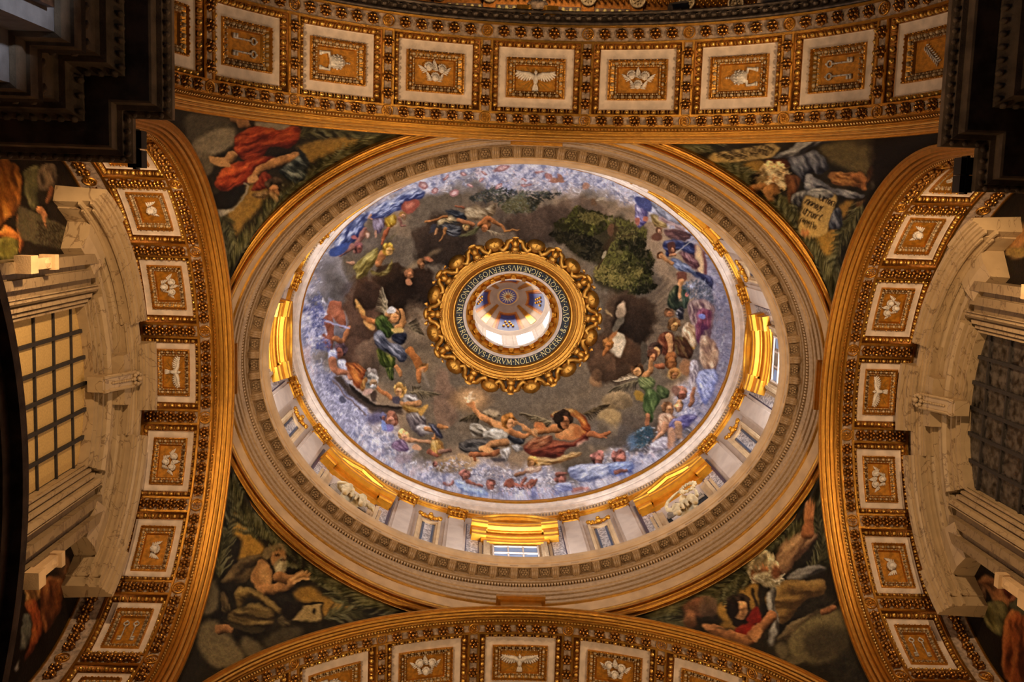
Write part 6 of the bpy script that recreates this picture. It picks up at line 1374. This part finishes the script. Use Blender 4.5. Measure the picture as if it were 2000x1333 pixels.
for e in (-1,1):
    b = MB(); b.box(e*.30-.13, e*.30+.13, -.14, .14, -.05, .35); b.tube([(e*.44,.0,-.02),(e*.52,.02,.05),(e*.50,0,.18),(e*.42,0,.2)], .08, 8); b.tube([(e*.17,-.14,0),(e*.17,.14,0)], .06, 8)
    b.obj('scroll', GOLD, root)
b = MB(); b.ell((0,-.16,.05), (.2,.12,.16)); 
for k in range(6): b.ell((.15*math.cos(k*PI/3), -.18, .05+.13*math.sin(k*PI/3)), (.07,.06,.07), None, 6, 4)
b.obj('rosette', DULL, root, True)
root = empty('nave_floodlight', 'dark cylindrical lamp on the far edge of the top arch', 'lamp', (2.95, -7.95, 22.2))
b = MB(); b.tube([(-.25,0,.1),(.10,-.05,.22)], [.12,.16], 10); b.obj('housing', DARK, root)
b = MB(); b.tube([(-.05,0,.1),(-.05,.1,-.15)], .03, 6); b.obj('bracket', DARK, root)
root = empty('striped_marble_strip', 'pale striped marble reveal beyond the top arch at its right end', 'reveal', (4.75, -8.75, 24.6))
for k, (m_, wv) in enumerate(((PLAST,.09),(BROWN,.04),(PLAST,.12),(BROWN,.04),(PLAST,.10))):
    b = MB(); x = -.3+.14*k; b.box(x-wv/2-.02, x+wv/2+.02, -1.2, .06, -.03, .03); b.obj('marble_strip', m_, root)
fb = MB()
def fuse(mb, name, m, parent, vox=.03):
    me = mb.mesh(name+'_raw', m); o = bpy.data.objects.new(name, me); COL.objects.link(o)
    md = o.modifiers.new('r', 'REMESH'); md.mode = 'VOXEL'; md.voxel_size = vox
    ms = o.modifiers.new('s', 'SMOOTH'); ms.iterations = 3; ms.factor = .5
    dg = bpy.context.evaluated_depsgraph_get(); ev = o.evaluated_get(dg); m2 = bpy.data.meshes.new_from_object(ev); m2.name = name
    bpy.data.objects.remove(o); m2.materials.clear(); m2.materials.append(m); m2.shade_smooth()
    return link(name, m2, parent)
ang = empty('stucco_angel', 'grey stucco angel reclining above the far edge of the top arch', 'sculpture', (6.0, -8.55, 24.2))
b = MB(); b.tube([(-1.0,.05,-.15),(-.6,.0,0),(-.1,-.05,.1),(.4,-.12,.2),(.9,-.1,.35)], [.10,.19,.26,.24,.16], 8); b.ell((1.15,-.12,.5), (.15,.16,.18))
for k in range(5): b.tube([(-1.0+.2*k,.10,-.2+.05*k),(-.4+.25*k,.02+.03*k,-.05+.06*k),(.2+.2*k,-.05,.05+.1*k)], [.03,.07,.03], 6)
b.tube([(.8,-.1,.4),(.5,.15,.1),(.15,.2,.0)], [.09,.08,.06], 6); b.tube([(.0,-.1,.1),(-.5,.15,-.05),(-1.0,.2,-.2)], [.15,.12,.07], 6)
fuse(b, 'body', DULL, ang, .035)
b = MB()
for k in range(9): b.ell((.5-.12*k,-.35-.02*k,.45-.03*k), (.28,.05,.05), Matrix.Rotation(.5+.1*k,3,'Z'), 6, 4)
b.obj('wing', DULL, ang, True)

# ------------------------------------------------------------------ statues in the lower niches
def lb(b, pts, rad, n=10):
    """a rounded limb"""
    b.tube(pts, rad, n); b.ell(pts[0], (rad[0],)*3, None, n, 6); b.ell(pts[-1], (rad[-1],)*3, None, n, 6)
def statue(q, lab, pose):
    t0 = math.radians(q); root = empty('niche_statue', lab, 'statue'); root.matrix_world = oval_frame(DA, t0, 24.42) @ Matrix.Scale(.93, 4)
    b = MB()
    def head(x, y, z, tilt):
        b.ell((x,y,z), (.10,.115,.135), None, 12, 8); b.ell((x+tilt*.3,y-.105,z-.01), (.022,.035,.03), None, 6, 4); b.ell((x,y-.085,z+.045), (.075,.03,.02), None, 8, 4); b.ell((x,y-.08,z-.075), (.04,.035,.035), None, 8, 4)
        lb(b, [(x,y+.02,z-.1),(x-.01,y+.06,z-.24)], [.06,.075])
    if pose == 0:
        head(.16,-.50,1.70,.1)
        for k in range(9):                               # waved veil and hair around the face
            a = -.5+k*.52; b.ell((.16+.13*math.cos(a), -.46, 1.74+.13*math.sin(a)), (.055,.09,.055), None, 6, 4)
        for e in (-1,1): lb(b, [(.16+e*.13,-.44,1.72),(.16+e*.17,-.42,1.55),(.16+e*.15,-.40,1.40)], [.06,.055,.04])
        lb(b, [(.12,-.42,1.44),(.08,-.40,1.15),(.0,-.42,.85),(-.02,-.46,.6)], [.15,.20,.19,.22])
        lb(b, [(.29,-.42,1.40),(.42,-.50,1.20),(.50,-.62,1.08)], [.085,.07,.055]); lb(b, [(.50,-.62,1.08),(.36,-.72,1.06),(.22,-.74,1.10)], [.055,.048,.042])
        lb(b, [(-.05,-.42,1.38),(-.22,-.50,1.22),(-.36,-.60,1.02)], [.085,.07,.055]); lb(b, [(-.36,-.60,1.02),(-.50,-.66,1.0),(-.62,-.64,1.04)], [.05,.045,.04])
        for x0 in (-.16,.16): lb(b, [(x0*.6,-.48,.62),(x0*1.5,-.78,.66),(x0*1.6,-.80,.10)], [.17,.14,.09])
        for k in range(8):                               # drapery thrown over the knee and arm
            x = -.56+.06*k; lb(b, [(x,-.60-.02*(k % 3),1.06-.03*k),(x-.04+.02*(k % 2),-.70,.86-.02*k),(x-.08,-.72-.03*(k % 2),.50)], [.05,.065,.05], 6)
        for k in range(6): lb(b, [(-.3+.12*k,-.74,.70),(-.32+.13*k,-.82,.45),(-.34+.14*k,-.80,.15)], [.045,.05,.045], 6)
    else:
        head(-.05,-.56,1.46,-.1)
        for k in range(9):
            a = -.4+k*.5; b.ell((-.05+.11*math.cos(a), -.50, 1.51+.11*math.sin(a)), (.05,.08,.05), None, 6, 4)
        lb(b, [(-.16,-.48,1.44),(-.21,-.46,1.25),(-.2,-.45,1.05)], [.05,.05,.035])
        lb(b, [(-.04,-.44,1.20),(-.02,-.42,1.0),(.04,-.42,.75),(.06,-.46,.55)], [.16,.19,.18,.22])
        lb(b, [(.15,-.44,1.18),(.34,-.52,1.20),(.48,-.58,1.30)], [.085,.07,.06]); lb(b, [(.48,-.58,1.30),(.46,-.60,1.56),(.36,-.62,1.74)], [.058,.05,.045]); lb(b, [(.36,-.62,1.74),(.12,-.66,1.80),(-.10,-.68,1.80)], [.045,.04,.035])
        lb(b, [(-.22,-.44,1.14),(-.36,-.56,.96),(-.42,-.62,.92)], [.085,.065,.058]); lb(b, [(-.42,-.62,.92),(-.46,-.66,1.15),(-.42,-.68,1.38)], [.056,.048,.038])
        for x0 in (-.16,.16): lb(b, [(x0*.6,-.48,.6),(x0*1.5,-.74,.62),(x0*1.6,-.76,.10)], [.17,.14,.09])
        for k in range(7): lb(b, [(.22-.05*k,-.56,1.16-.03*k),(.30-.08*k,-.66,.95),(.34-.10*k,-.70,.62)], [.035,.05,.05], 6)
        for k in range(6): lb(b, [(-.3+.12*k,-.72,.66),(-.32+.13*k,-.78,.45),(-.34+.14*k,-.78,.15)], [.045,.05,.045], 6)
    fuse(b, 'figure', STATUE, root, .022)
    if pose == 1:
        b = MB()
        for k in range(26):
            a = 2*PI*k/26; r = .20+.03*(k % 2); b.ell((-.33+r*math.cos(a), -.70, 1.60+r*1.15*math.sin(a)), (.075,.05,.04), Matrix.Rotation(0,3,'Z') @ Matrix.Rotation(-a+.6*(1 if k % 2 else -1),3,'Y'), 6, 4)
        b.obj('wreath', STATUE, root, True)
statue(131.8, 'seated draped statue with a veiled head in the lower left niche', 0)
statue(48.2, 'statue lifting a wreath beside its head in the lower right niche', 1)

# ------------------------------------------------------------------ floor
b = MB(); b.box(-12, 12, -14, 12, FLOOR_Z-.2, FLOOR_Z); tag(b.obj('floor', BROWN), 'polished marble floor far below the dome', 'floor', kind='structure')
b = MB(); b.box(-12, 12, 8.9, 9.2, FLOOR_Z, 24); tag(b.obj('wall_back', PIERST), 'plain end wall beyond the bottom arch', 'wall', kind='structure')
